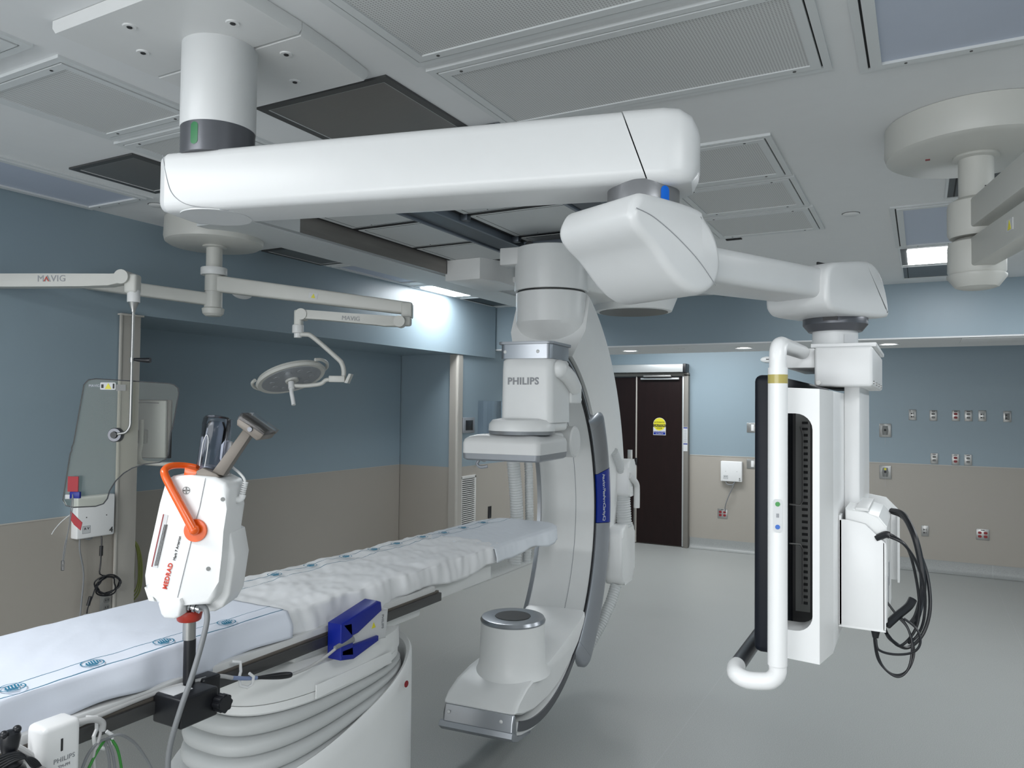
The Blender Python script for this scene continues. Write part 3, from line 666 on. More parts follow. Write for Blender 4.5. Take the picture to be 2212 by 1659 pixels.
MB().tube(cab, 0.0038, seg=6, sub=3).build('coiled_cable', 'cable_black', t4)
MB().cyl((-3.78, 2.48, 0.985), (-3.78, 2.479, 0.935), 0.009).build('ferrite', 'black', t4)
MB().cyl((-3.775, 2.425, 0.735), (-3.78, 2.416, 0.69), 0.009).build('ferrite', 'black', t4)
MB().box(-3.80, -3.77, 2.40, 2.43, 0.60, 0.645, 0.006).build('plug_wrap', 'label', t4)
plate_outlet('duplex_grey', (-3.8295, 2.545, 0.665), 'grey double socket low on the left wall beside the coiled cable', 'power outlet', None, 'left')
t = thing('hanging_cables', 'loop of yellow-green cables hanging behind the corner guard', 'cable loop', (-3.92, 2.70, 1.0))
MB().box(-3.925, -3.905, 2.698, 2.725, 0.985, 1.005, 0.002).build('hook', 'plate', t)
for dx_, dy_, hh in ((0, 0.075, 0.40), (0.006, 0.050, 0.36), (-0.006, 0.030, 0.33), (0.003, 0.062, 0.38)):
    MB().tube([(-3.915 + dx_, 2.715, 1.0), (-3.90 + dx_, 2.73 + dy_ * .6, 0.93), (-3.90 + dx_, 2.73 + dy_, 0.80), (-3.90 + dx_, 2.73 + dy_ * .8, 1.0 - hh * .85), (-3.91 + dx_, 2.715, 1.0 - hh)], 0.0045, seg=8).build('cable', 'cable_yellow', t)
# smoke / motion detectors
def detector(m, loc, lb):
    t = thing('motion_detector', lb, 'detector', loc, 'flat oval detectors')
    MB(m).ball((0, 0, 0), 0.5, (0.17, 0.045, 0.075)).build('dome', 'white2', t)
    MB(m).box(-0.015, 0.03, -0.024, -0.015, -0.004, 0.008).build('lens_slot', 'dark', t)
ml = Matrix.Translation((-3.83, 3.415, 2.445)) @ Matrix.Rotation(PI / 2, 4, 'Z')
detector(ml, (-3.83, 3.415, 2.445), 'white oval detector on the left soffit under the suspension arm')
detector(Matrix.Translation((-1.615, 9.40, 2.33)), (-1.615, 9.40, 2.33), 'white oval detector high on the back wall behind the handle')
# far left wall fittings
t = thing('wall_vent', 'tall white louvred vent grille on the beige wall by the corner', 'vent grille', (-3.86, 6.3, 0.8))
MB().box(-3.86, -3.845, 6.10, 6.125, 0.55, 1.06, 0.003).box(-3.86, -3.845, 6.355, 6.38, 0.55, 1.06, 0.003).box(-3.86, -3.845, 6.10, 6.38, 1.035, 1.065, 0.003).box(-3.86, -3.845, 6.10, 6.38, 0.545, 0.57, 0.003).build('frame', 'vent', t)
MB().box(-3.86, -3.857, 6.12, 6.36, 0.56, 1.04).build('duct', 'groove', t)
bb = MB()
for i in range(24): bb.box(-3.856, -3.846, 6.125, 6.355, 0.575 + i * 0.0193, 0.585 + i * 0.0193, 0, m=None)
bb.build('louvres', 'vent', t)
t = thing('wall_thermostat', 'square grey frame with black screen beside the corner guard', 'thermostat', (-3.86, 6.22, 1.55))
MB().box(-3.86, -3.835, 6.115, 6.325, 1.475, 1.625, 0.006).build('frame', 'silver_matte', t)
MB().box(-3.836, -3.832, 6.155, 6.285, 1.502, 1.598, 0.001).build('screen', 'black', t)
t = thing('leaflet_holder', 'clear acrylic leaflet holder on the blue wall behind the detector', 'leaflet holder', (-3.86, 6.6, 1.6))
MB().box(-3.80, -3.797, 6.42, 6.80, 1.42, 1.79).box(-3.86, -3.80, 6.42, 6.423, 1.42, 1.79).box(-3.86, -3.80, 6.60, 6.603, 1.42, 1.79).box(-3.86, -3.80, 6.42, 6.80, 1.42, 1.423).build('acrylic', 'acrylic', t)
o = MB().box(-3.86, -3.852, 6.64, 6.70, 0.60, 0.72, 0.002).build('power_outlet', 'black'); tag(o, 'small black socket plate low on the far left wall', 'power outlet')
o = MB().tube([(-3.86, 6.30, 1.28), (-3.80, 6.32, 1.24), (-3.76, 6.36, 1.205), (-3.78, 6.44, 1.20), (-3.84, 6.48, 1.215)], 0.010).build('wall_hook', 'silver_matte'); tag(o, 'curved grey coat hook under the detector on the far left wall', 'hook')

# workstation display on an arm in the alcove
t = thing('wall_workstation', 'computer monitor with keyboard bar on the alcove wall seen through the shield', 'monitor', (-4.51, 3.1, 1.5))
mm = rz(28.44)
MB(mm).box(-2.345, -2.015, 4.40, 4.425, 1.418, 1.751, 0.006).build('back_shell', 'label', t)
MB(mm).box(-2.345, -1.995, 4.425, 4.445, 1.414, 1.755, 0.004).build('screen_bezel', 'black', t)
MB(mm).box(-2.30, -2.055, 4.396, 4.401, 1.735, 1.739).build('vent_slot', 'dark', t)
MB(mm).box(-2.30, -2.115, 4.36, 4.405, 1.50, 1.58, 0.008).build('mount_bracket', 'outlet_grey', t)
MB(mm).tube([(-2.13, 4.35, 1.64), (-2.13, 4.35, 1.51), (-2.13, 4.33, 1.44), (-2.10, 4.31, 1.40), (-2.01, 4.29, 1.392), (-1.915, 4.29, 1.392)], 0.0125).tube([(-2.31, 4.37, 1.405), (-2.16, 4.345, 1.396), (-2.01, 4.29, 1.392)], 0.0115).build('keyboard_bar', 'warm_white', t)

# ================================================================== ceiling boom carrying the display
t = thing('ceiling_boom', 'large white jointed boom arm hanging from its round drop tube across the view', 'boom arm', (-1.70, 1.42, 2.75))
# cover plate, slab with chamfered rim, split in two
def slab(outline, z1, z0, inset, name):
    cx_ = sum(p[0] for p in outline) / len(outline); cy_ = sum(p[1] for p in outline) / len(outline)
    rings = [[(x, y, z1) for x, y in outline], [(x, y, z1 - 0.02) for x, y in outline],
             [(cx_ + (x - cx_) * inset, cy_ + (y - cy_) * inset, z0) for x, y in outline]]
    MB().loft(rings).build(name, 'white2', t)
slab([(-2.02, 1.15), (-1.43, 1.15), (-1.43, 1.455), (-2.02, 1.455)], 2.749, 2.716, 0.975, 'ceiling_cover')
slab([(-2.02, 1.457), (-1.43, 1.457), (-1.44, 1.60), (-1.46, 1.76), (-2.0, 1.76), (-2.02, 1.70)], 2.749, 2.716, 0.965, 'ceiling_cover')
for x, y in ((-1.80, 1.22), (-1.545, 1.33), (-1.90, 1.33), (-1.55, 1.52), (-1.66, 1.665)):
    f = MB().lathe([(0.018, 2.716), (0.016, 2.713), (0.008, 2.713), (0.007, 2.7155)], c=(x, y, 0), seg=20).build('screw_recess', 'white2', t)
    MB().lathe([(0.0065, 2.7145), (0.0065, 2.7115)], c=(x, y, 0), seg=10).build('screw', 'dark', f)
cx, cy = -1.697, 1.42
MB().lathe([(0.098, 2.72), (0.0985, 2.49), (0.0975, 2.487)], c=(cx, cy, 0), seg=64).build('drop_tube', 'boom_white', t)
# grey collar: its upper rim runs at a slant
rings = []
for zf in (lambda a: 2.495, lambda a: 2.408):
    rings.append([(cx + 0.0965 * math.cos(a), cy + 0.0965 * math.sin(a), zf(a)) for a in [2 * PI * i / 64 for i in range(64)]])
co = MB().loft(rings).build('swivel_collar', 'collar', t)
def on_cyl(cx, cy, r, azdeg, z):
    a = math.radians(azdeg); n = Vector((math.cos(a), math.sin(a), 0))
    return frame_m((cx + r * n.x, cy + r * n.y, z), (-n.y, n.x, 0), (0, 0, 1))
def pill(cx, cy, r, az, z0, z1, hw):
    # indicator bent round the collar
    m_ = MB(); n = 10; rows = []
    Z = [z0 + (z1 - z0) * i / 24 for i in range(25)]
    for zz in Z:
        e = min(zz - z0, z1 - zz); wv = hw if e >= hw else hw * math.sqrt(max(0.002, 1 - ((hw - e) / hw) ** 2))
        rows.append([(cx + r * math.cos(az + wv * s / r), cy + r * math.sin(az + wv * s / r), zz) for s in [-1 + 2 * j / n for j in range(n + 1)]])
    m_.loft(rows, closed=False, cap=False); return m_
az = math.atan2(0 - cy, 0 - cx)
pill(cx, cy, 0.0972, az - 0.66, 2.422, 2.482, 0.011).build('green_indicator', 'green_lamp', co)
# upper arm: local frame along the arm
def frame_between(a, b):
    a = Vector(a); b = Vector(b); x = (b - a); x.z = 0; x.normalize(); y = Vector((-x.y, x.x, 0))
    return Matrix(((x.x, y.x, 0, a.x), (x.y, y.y, 0, a.y), (0, 0, 1, a.z), (0, 0, 0, 1))), (Vector(b) - Vector(a)).length
J0 = (-1.697, 1.42, 2.335); J1 = (-0.575, 1.70, 2.335)
FA, LA = frame_between(J0, J1)
def rsec(s, hw, z0, z1, r, n=5):
    return [(s, a, b) for a, b in rrect(-hw, hw, z0, z1, r, n)]
HW = 0.088
def slant(sec): return [(s - 0.36 * (z_ - 0.0), y_, z_) for s, y_, z_ in sec]
secs = []
for s_, h_, a0, a1 in ((-0.145, 0.030, -0.040, 0.050), (-0.140, 0.052, -0.062, 0.066), (-0.122, 0.074, -0.076, 0.075), (-0.10, 0.0855, -0.0825, 0.078)):
    secs.append(rsec(s_, h_, a0, a1, min(0.024, h_ * 0.5)))
MB(FA).loft(secs).build('arm_end_cover', 'boom_white', t)
MB(FA).loft([rsec(-0.099, 0.0865, -0.083, 0.078, 0.024), slant(rsec(LA - 0.015, HW + 0.002, -0.083, 0.086, 0.028))]).build('upper_arm', 'boom_white', t)
secs = []
for s_, h_, a0, a1 in ((LA - 0.012, HW + 0.004, -0.085, 0.088), (LA + 0.05, HW + 0.004, -0.088, 0.088), (LA + 0.085, 0.088, -0.088, 0.084), (LA + 0.112, 0.074, -0.082, 0.070), (LA + 0.126, 0.05, -0.06, 0.045), (LA + 0.130, 0.03, -0.045, 0.03)):
    secs.append(rsec(s_, h_, a0, a1, min(0.030, h_ * 0.5)))
secs[0] = slant(secs[0])
MB(FA).loft(secs).build('arm_end_cover', 'boom_white', t)
MB(FA).tube([(-0.108, -0.0850, 0.070), (-0.090, -0.0872, 0.0), (-0.075, -0.0875, -0.035), (-0.05, -0.0872, -0.058), (-0.02, -0.085, -0.071), (0.03, -0.080, -0.080), (0.08, -0.060, -0.0838)], 0.0009, seg=6).build('cover_seam', 'text_grey', t)
# seams of the end covers
MB(FA).lathe([(0.092, -0.0845), (0.092, -0.0815)], c=(0, 0, 0), seg=48).build('pivot_disc', 'boom_white', t)
# joint to the spring arm
jx, jy = -0.575, 1.70
co = MB().lathe([(0.082, 2.260), (0.084, 2.255), (0.084, 2.195)], c=(jx, jy, 0), seg=64).build('joint_collar', 'collar_light', t)
azj = math.atan2(-jy, -jx)
pill(jx, jy, 0.0847, azj + 0.62, 2.196, 2.246, 0.0115).build('blue_indicator', 'blue_lamp', co)
J2 = (-0.225, 2.43, 2.1)
FB, LB = frame_between((jx, jy, 0), (J2[0], J2[1], 0))
prof = [(-0.120, 2.205), (0.062, 2.200), (0.072, 2.180), (0.098, 2.160), (0.120, 2.128), (0.132, 2.089), (0.127, 2.050), (0.106, 2.020), (0.075, 2.003), (0.045, 1.999), (0.005, 2.006), (-0.042, 2.034), (-0.098, 2.088), (-0.132, 2.108), (-0.152, 2.124), (-0.164, 2.145), (-0.160, 2.168), (-0.142, 2.198)]
MB(FB).slab_y(prof, -0.128, 0.122, 0.020).build('spring_arm_head', 'boom_white', t)
MB(FB).tube([(-0.152, -0.1288, 2.163), (-0.10, -0.1288, 2.152), (-0.03, -0.1288, 2.121), (0.044, -0.1288, 2.077), (0.105, -0.1288, 2.026)], 0.0009, seg=6).build('cover_seam', 'text_grey', t)
for q in (-0.06, -0.10): MB(FB).lathe([(0.003, -0.1268), (0.003, -0.125)], c=(-0.135, 0, 2.17), axis='y', seg=8)
secs = [rsec(0.02, 0.082, 2.045, 2.135, 0.022), rsec(0.30, 0.080, 2.046, 2.136, 0.022), rsec(LB - 0.09, 0.076, 2.055, 2.138, 0.020)]
MB(FB).loft(secs).build('spring_arm', 'boom_white', t)
prof = [(-0.205, 2.045), (-0.19, 2.022), (-0.16, 2.010), (0.115, 2.013), (0.128, 2.032), (0.116, 2.085), (0.090, 2.132), (0.060, 2.162), (0.020, 2.178), (-0.10, 2.160), (-0.20, 2.145)]
MB(rz(0) @ FB @ Matrix.Translation((LB, 0, 0))).slab_y(prof, -0.100, 0.100, 0.015).build('elbow_housing', 'boom_white', t)
MB(FB @ Matrix.Translation((LB, 0, 0))).box(-0.12, 0.0, -0.02, -0.014, 2.150, 2.168, 0.002).build('top_slot', 'dark', t)
co = MB().lathe([(0.088, 2.026), (0.090, 2.022), (0.090, 1.994), (0.074, 1.974), (0.05, 1.974)], c=(J2[0], J2[1], 0), seg=64).build('lower_collar', 'collar', t)
mm = on_cyl(J2[0], J2[1], 0.0902, math.degrees(math.atan2(-J2[1], -J2[0])) - 8, 2.006)
MB(mm).box(-0.020, 0.020, -0.005, 0.005, -0.004, 0.0008).build('display_slot', 'dark', co)
MB().lathe([(0.063, 1.980), (0.063, 1.900)], c=(J2[0], J2[1], 0), seg=48).build('swivel_stem', 'boom_white', t)
mm = on_cyl(J2[0], J2[1], 0.0633, math.degrees(math.atan2(-J2[1], -J2[0])) + 38, 1.950)
MB(mm).box(-0.018, 0.018, -0.012, 0.012, -0.002, 0.0006).build('type_label', 'label', t)

# ================================================================== display unit seen edge-on
t = thing('ceiling_monitor', 'tall ceiling-hung wide monitor seen edge-on with white tube handle', 'monitor', (-0.22, 2.43, 1.9))
MB().box(-0.256, -0.112, 2.20, 2.76, 1.806, 1.914, 0.008, 3).build('hanger_box', 'white', t)
MB().box(-0.27, -0.105, 2.24, 2.72, 1.9145, 1.926, 0.002).build('top_plate', 'white', t)
MB().box(-0.335, -0.257, 2.22, 2.62, 1.858, 1.912, 0.003).build('side_bracket', 'white', t)
MB().lathe([(0.006, 2.196), (0.006, 2.201)], c=(-0.245, 0, 1.816), axis='y', seg=12).build('screw', 'steel', t)
for i in range(4): MB().lathe([(0.0045, -0.1125), (0.0045, -0.1085)], c=(0, 2.22 + i * 0.14, 1.817), axis='x', seg=10).build('rivet', 'steel', t)
MB().box(-0.357, -0.300, 1.890, 3.05, 1.160, 1.826, 0.016, 4).build('screen', 'black_screen', t)
# white side plate with its tall grip slot
o = MB(); y0, y1 = 1.893, 1.975
xl, xr = -0.302, -0.2087
slot = [(xl, 1.224)] + [(-0.262 + 0.038 * math.cos(a), 1.262 + 0.038 * math.sin(a)) for a in [-PI / 2 + PI / 2 * i / 6 for i in range(7)]] + [(-0.262 + 0.038 * math.cos(a), 1.696 + 0.038 * math.sin(a)) for a in [PI / 2 * i / 6 for i in range(7)]] + [(xl, 1.734)]
front = [(xl, 1.158), (xr, 1.154), (xr, 1.792), (xl, 1.796)] + list(reversed(slot))
o.prism(front, 'y', y0, y1).build('side_plate', 'white', t)
o = MB(); o.loft([[(xr, y0, 1.154), (xr, y0, 1.792), (xr, 1.975, 1.792), (xr, 1.975, 1.154)], [(-0.187, 1.974, 1.162), (-0.187, 1.974, 1.789), (-0.187, 1.9745, 1.789), (-0.187, 1.9745, 1.162)]]).build('bevelled_edge', 'white2', t)
MB().box(-0.2095, -0.187, 1.976, 3.0, 1.162, 1.789, 0.002).build('back_cover', 'white', t)
MB().box(-0.300, -0.2095, 2.12, 3.0, 1.165, 1.785).build('rear_chassis', 'dark', t)
bb = MB()
for i in range(30): bb.box(-0.276, -0.262, 2.112, 2.121, 1.235 + i * 0.0162, 1.2415 + i * 0.0162)
MB().box(-0.292, -0.256, 2.116, 2.1205, 1.215, 1.735).build('slotted_panel', 'outlet_grey', t)
bb.build('vent_slots', 'groove', t)
MB().tube([(-0.298, 2.05, 1.50), (-0.272, 2.05, 1.50), (-0.266, 2.05, 1.51), (-0.266, 2.05, 1.68), (-0.272, 2.05, 1.70)], 0.0022, seg=6, smooth=False).tube([(-0.298, 2.05, 1.40), (-0.272, 2.05, 1.40), (-0.266, 2.05, 1.39), (-0.266, 2.05, 1.25)], 0.0022, seg=6, smooth=False).build('wire_bracket', 'steel', t)
# column at the back
MB().box(-0.187, -0.148, 2.27, 2.70, 1.18, 1.81, 0.003).build('mount_column', 'white', t)
# tube handle
h = MB(); hx, hy = -0.287, 1.80
h.tube([(hx, hy, 1.835), (hx, hy, 1.865), (hx, hy + 0.012, 1.885), (hx, hy + 0.04, 1.893), (hx, hy + 0.09, 1.895), (hx, hy + 0.40, 1.900)], 0.019, seg=24).build('handle_top_bend', 'white', t)
MB().cyl((hx, hy, 1.168), (hx, hy, 1.838), 0.0215, seg=32).build('handle_grip', 'white', t)
MB().cyl((hx, hy, 1.802), (hx, hy, 1.822), 0.0218, seg=32).build('amber_band', 'amber', t)
MB().tube([(hx, hy, 1.172), (hx, hy, 1.150), (hx - 0.012, hy, 1.133), (hx - 0.03, hy, 1.126), (hx - 0.065, hy - 0.005, 1.124), (hx - 0.09, hy + 0.002, 1.130), (hx - 0.099, hy + 0.03, 1.134), (hx - 0.099, hy + 0.05, 1.135)], 0.0195, seg=20).build('handle_corner', 'white', t)
MB().cyl((hx - 0.099, hy + 0.045, 1.135), (hx - 0.099, 2.90, 1.135), 0.0185, seg=20).build('lower_rail', 'collar', t)
kp = MB(); azh = math.degrees(math.atan2(-hy, -hx)); mm = on_cyl(hx, hy, 0.0212, azh, 1.505)
g = MB(mm).prism(rrect(-0.0095, 0.0095, -0.037, 0.037, 0.006), 'z', -0.003, 0.0012).build('keypad', 'label', t)
MB(mm).lathe([(0.0052, 0.001), (0.0052, 0.0022)], c=(0, 0.026, 0), seg=20).build('green_button', mat('green_button', (0.04, 0.28, 0.06), 0.4), g)
MB(mm).lathe([(0.0052, 0.001), (0.0052, 0.0022)], c=(0, -0.025, 0), seg=20).build('blue_button', mat('blue_button', (0.02, 0.13, 0.50), 0.4), g)
MB(mm).box(-0.003, 0.003, -0.004, 0.005, 0.001, 0.0018).build('key_symbol', 'text_grey', g)
# trays and the small computer behind the display
def tray(y0, y1, name):
    pts = [(-0.186, 1.198), (-0.080, 1.198), (-0.080, 1.414), (-0.125, 1.457), (-0.165, 1.465), (-0.186, 1.465)]
    MB().prism(pts, 'y', y0, y1, 0.002).build(name, 'white', t)
tray(2.10, 2.106, 'tray_cheek')
MB().box(-0.186, -0.180, 2.10, 2.14, 1.198, 1.475).box(-0.186, -0.079, 2.10, 2.42, 1.194, 1.199).build('tray_floor', 'white', t)
MB().box(-0.084, -0.079, 2.10, 2.13, 1.198, 1.414).build('tray_lip', 'white', t)
pts = [(-0.172, 1.202), (-0.088, 1.202), (-0.076, 1.215), (-0.076, 1.452), (-0.095, 1.476), (-0.125, 1.484), (-0.172, 1.492)]
cbx = MB().prism(pts, 'y', 2.115, 2.40, 0.004, 2).build('computer_box', 'grey_white', t, angle=18)
MB().box(-0.150, -0.118, 2.13, 2.38, 1.485, 1.494, 0.002).build('ridge', 'white2', cbx)
MB().box(-0.0765, -0.0745, 2.20, 2.23, 1.29, 1.35).box(-0.0765, -0.0745, 2.15, 2.17, 1.25, 1.32).build('rating_label', 'text_grey', cbx)
pts = [(-0.186, 1.215), (-0.060, 1.215), (-0.060, 1.43), (-0.098, 1.470), (-0.15, 1.478), (-0.186, 1.478)]
MB().prism(pts, 'y', 2.66, 2.668, 0.002).box(-0.066, -0.06, 2.62, 2.66, 1.215, 1.42).build('far_cheek', 'white', t)
# black cable bundle looping out at the right
def loop(pts, r, nm='cable', mt='cable_black'): return MB().tube(pts, r, seg=8, sub=8).build(nm, mt, t)
loop([(-0.075, 2.40, 1.4592), (-0.045, 2.36, 1.4548), (-0.018, 2.30, 1.4101), (-0.002, 2.28, 1.3387), (0.002, 2.26, 1.2762), (-0.010, 2.20, 1.225), (-0.022, 2.18, 1.205)], 0.0085)
loop([(-0.075, 2.40, 1.4548), (-0.040, 2.36, 1.4414), (-0.012, 2.30, 1.3833), (0.012, 2.28, 1.3119), (0.018, 2.25, 1.2315), (0.000, 2.22, 1.1690), (-0.035, 2.18, 1.1422), (-0.07, 2.14, 1.1690), (-0.083, 2.12, 1.2003)], 0.0045)
loop([(-0.100, 2.104, 1.4235), (-0.080, 2.10, 1.4351), (-0.060, 2.10, 1.4325), (-0.030, 2.12, 1.4012), (-0.012, 2.15, 1.3208), (-0.006, 2.17, 1.2405), (-0.018, 2.17, 1.1869), (-0.05, 2.14, 1.1556), (-0.077, 2.12, 1.1869)], 0.0035)
loop([(-0.070, 2.10, 1.4307), (-0.038, 2.10, 1.4146), (-0.010, 2.12, 1.3655), (0.006, 2.15, 1.2940), (0.004, 2.17, 1.2226), (-0.010, 2.18, 1.1779), (-0.030, 2.16, 1.1601)], 0.0035)
loop([(-0.100, 2.104, 1.4235), (-0.080, 2.10, 1.4351), (-0.070, 2.10, 1.4342)], 0.0085, 'cable_sleeve')
loop([(-0.078, 2.13, 1.2047), (-0.055, 2.15, 1.2271), (-0.030, 2.17, 1.2494), (-0.020, 2.18, 1.2672)], 0.010, 'cable_sleeve')
loop([(-0.105, 2.12, 1.1976), (-0.105, 2.12, 1.1601), (-0.095, 2.12, 1.1154), (-0.065, 2.12, 1.0886), (-0.035, 2.13, 1.0976), (-0.018, 2.14, 1.1422), (-0.03, 2.15, 1.1958), (-0.055, 2.15, 1.2271), (-0.078, 2.15, 1.2583)], 0.003)
loop([(-0.100, 2.12, 1.1976), (-0.103, 2.12, 1.1556), (-0.088, 2.12, 1.1065), (-0.055, 2.12, 1.0842), (-0.030, 2.13, 1.1065), (-0.022, 2.14, 1.1601), (-0.03, 2.15, 1.1958), (-0.045, 2.15, 1.2226)], 0.003)
loop([(-0.102, 2.12, 1.1690), (-0.095, 2.11, 1.1467), (-0.06, 2.10, 1.1440), (-0.02, 2.11, 1.1529), (-0.004, 2.13, 1.1735), (-0.012, 2.15, 1.2003), (-0.04, 2.15, 1.2226)], 0.003)
MB().lathe([(0.012, 1.196), (0.007, 1.173)], c=(-0.103, 2.12, 0)).build('cable_boot', 'black', t)

# ================================================================== right ceiling suspension
def cf(r, f, z): v = MC @ Vector((r, f, z)); return (v.x, v.y, v.z)
cx_, cy_, _ = cf(1.605, 2.605, 0)
t = thing('ceiling_suspension', 'off-white suspension column under a round canopy at the right edge', 'suspension arm', (cx_, cy_, 2.75))
MB().lathe([(0.285, 2.749), (0.287, 2.66), (0.280, 2.640), (0.262, 2.630)], c=(cx_, cy_, 0), seg=72).build('canopy', 'warm_white', t)
MB(MC).box(1.638, 1.640, 2.315, 2.36, 2.64, 2.749).build('canopy_joint', 'text_grey', t)
MB().box(cx_ - 0.155, cx_ - 0.140, cy_ - 0.04, cy_ - 0.025, 2.6285, 2.6305).build('red_label', 'outlet_red', t)
MB().lathe([(0.070, 2.632), (0.072, 2.622), (0.056, 2.618)], c=(cx_, cy_, 0), seg=40).build('flange', 'warm_white', t)
MB().lathe([(0.054, 2.625), (0.054, 2.44)], c=(cx_, cy_, 0), seg=40).build('pole', 'warm_white', t)
MB(MC).box(1.60, 1.63, 2.545, 2.549, 2.509, 2.512).build('stop_pin', 'dark', t)
for z0, z1, nm in ((2.345, 2.482, 'upper'), (2.212, 2.342, 'lower')):
    MB().lathe([(0.060, z1), (0.086, z1 - 0.015), (0.089, z1 - 0.03), (0.089, z0 + 0.014), (0.082, z0)], c=(cx_, cy_, 0), seg=48).build('arm_hub', 'warm_white', t)
MB().lathe([(0.091, 2.216), (0.091, 2.206), (0.066, 2.172), (0.045, 2.166)], c=(cx_, cy_, 0), seg=10).build('end_cap', 'warm_white', t)
ang = math.radians(-62)
def beam(z0, z1, adeg, L=1.1, hw=0.036):
    m_ = Matrix.Translation((cx_, cy_, 0)) @ Matrix.Rotation(math.radians(adeg), 4, 'Z')
    return MB(m_).box(0.05, L, -hw, hw, z0, z1, 0.008, 2)
beam(2.366, 2.466, -78, hw=0.038).build('extension_arm', 'warm_white', t)
o = beam(2.234, 2.334, -77.5, hw=0.038).build('extension_arm', 'warm_white', t)
m_ = Matrix.Translation((cx_, cy_, 0)) @ Matrix.Rotation(math.radians(-77.5), 4, 'Z')
MB(m_).box(0.42, 0.47, -0.0400, -0.0375, 2.270, 2.305).build('warning_label', 'label', o)
MB(m_).prism([(0.432, 2.274), (0.458, 2.274), (0.445, 2.302)], 'y', -0.0412, -0.0399).build('warning_triangle', 'yellow', o)

# ================================================================== left suspension: canopy, pole, arms
cx_, cy_, _ = cf(-1.665, 4.18, 0)
t = thing('ceiling_suspension', 'grey-white suspension column near the left wall with long arms both ways', 'suspension arm', (cx_, cy_, 2.75))
MB().lathe([(0.258, 2.749), (0.262, 2.65), (0.256, 2.625), (0.236, 2.612)], c=(cx_, cy_, 0), seg=72).build('canopy', 'warm_white', t)
MB().lathe([(0.062, 2.613), (0.064, 2.604), (0.046, 2.600)], c=(cx_, cy_, 0), seg=40).build('flange', 'warm_white', t)
MB().lathe([(0.043, 2.61), (0.043, 2.23)], c=(cx_, cy_, 0), seg=40).build('pole', 'warm_white', t)
MB().lathe([(0.068, 2.490), (0.070, 2.487), (0.070, 2.452), (0.068, 2.449)], c=(cx_, cy_, 0), seg=48).build('clamp_ring', 'white2', t)
MB().lathe([(0.047, 2.448), (0.047, 2.36)], c=(cx_, cy_, 0), seg=48).build('upper_hub', 'warm_white', t)
MB().lathe([(0.047, 2.355), (0.048, 2.27), (0.060, 2.262), (0.055, 2.235), (0.040, 2.222)], c=(cx_, cy_, 0), seg=40).build('lower_hub', 'warm_white', t)
hub = Vector((cx_, cy_, 0))
def arm_between(a, b, hw, hz, name, mt='warm_white', h1=None, parent=None):
    a = Vector(a); b = Vector(b); d = b - a; L = d.length; q = d.to_track_quat('X', 'Z').to_matrix().to_4x4()
    m_ = Matrix.Translation(a) @ q; h1 = hz if h1 is None else h1
    MB(m_).loft([rsec(0, hw, -hz, hz, min(hw, hz) * 0.35, 3), rsec(L, hw, -h1, h1, min(hw, h1) * 0.35, 3)]).build(name, mt, parent or t)
    return m_, L
# arm to the lamp: runs on towards the back, then folds back to the left
E1 = cf(-0.555, 4.08, 2.285)
m_, L = arm_between((cx_, cy_, 2.405), (E1[0], E1[1], 2.262), 0.032, 0.045, 'extension_arm', h1=0.034)
MB(m_).box(L * 0.50, L * 0.545, -0.0335, -0.0315, -0.016, 0.014).build('warning_label', 'label', t)
MB(m_).prism([(L * 0.512, -0.013), (L * 0.534, -0.013), (L * 0.523, 0.012)], 'y', -0.0345, -0.0334).build('warning_triangle', 'yellow', t)
MB(MC).box(-0.600, -0.545, 4.04, 4.12, 2.213, 2.292, 0.006).build('elbow_block', 'warm_white', t)
MB(MC).box(-0.590, -0.545, 4.00, 4.07, 2.165, 2.215, 0.012, 3).build('elbow_block', 'warm_white', t)
for s_ in ((-0.60, 2.183), (-1.118, 2.215)):
    MB(MC).lathe([(0.030, 3.965), (0.030, 4.045)], c=(s_[0], 0, s_[1]), axis='y', seg=32).build('pivot_cap', 'warm_white', t)
pr = [(-1.118, 2.240), (-1.06, 2.236), (-0.85, 2.222), (-0.68, 2.213), (-0.60, 2.210), (-0.60, 2.156), (-0.68, 2.158), (-0.72, 2.163), (-1.00, 2.187), (-1.09, 2.192), (-1.118, 2.190)]
sa = MB(MC).prism(pr, 'y', 3.972, 4.035, 0.006, 2).build('spring_arm', 'warm_white', t)
text('brand_lettering', 'MAVIG', 0.032, MC @ frame_m((-0.855, 3.9705, 2.194), (1, 0, -0.06), (0, 0, 1)), 'text_grey', sa)
MB(MC).box(-1.160, -1.118, 3.98, 4.03, 2.155, 2.240, 0.010, 3).build('drop_block', 'warm_white', t)
MB().lathe([(0.028, 2.160), (0.030, 2.155), (0.030, 2.118), (0.020, 2.115), (0.020, 2.092)], c=cf(-1.142, 4.005, 0), seg=32).build('drop_joint', 'white2', t)
# arm to the shield: out to the left, past the frame, then the spring arm comes back
E2 = cf(-2.60, 3.74, 0)
arm_between((cx_, cy_, 2.312), (E2[0], E2[1], 2.395), 0.032, 0.034, 'extension_arm')
pr = [(-2.60, 2.325), (-2.20, 2.329), (-1.87, 2.332), (-1.82, 2.338), (-1.80, 2.29), (-1.87, 2.278), (-2.0, 2.272), (-2.30, 2.267), (-2.60, 2.262)]
sa = MB(MC).prism(pr, 'y', 3.465, 3.53, 0.006, 2).build('spring_arm', 'warm_white', t)
text('brand_lettering', 'MAVIG', 0.042, MC @ frame_m((-2.128, 3.4640, 2.305), (1, 0, 0.02), (0, 0, 1)), 'text_grey', sa, sp=1.05)
MB(MC).prism([(-2.163, 2.2925), (-2.159, 2.2925), (-2.151, 2.309), (-2.143, 2.2925), (-2.139, 2.2925), (-2.151, 2.316)], 'y', 3.462, 3.4635).build('logo_accent', 'text_red', sa)
MB(MC).lathe([(0.033, 3.455), (0.033, 3.535)], c=(-1.805, 0, 2.318), axis='y', seg=32).build('pivot_cap', 'warm_white', t)
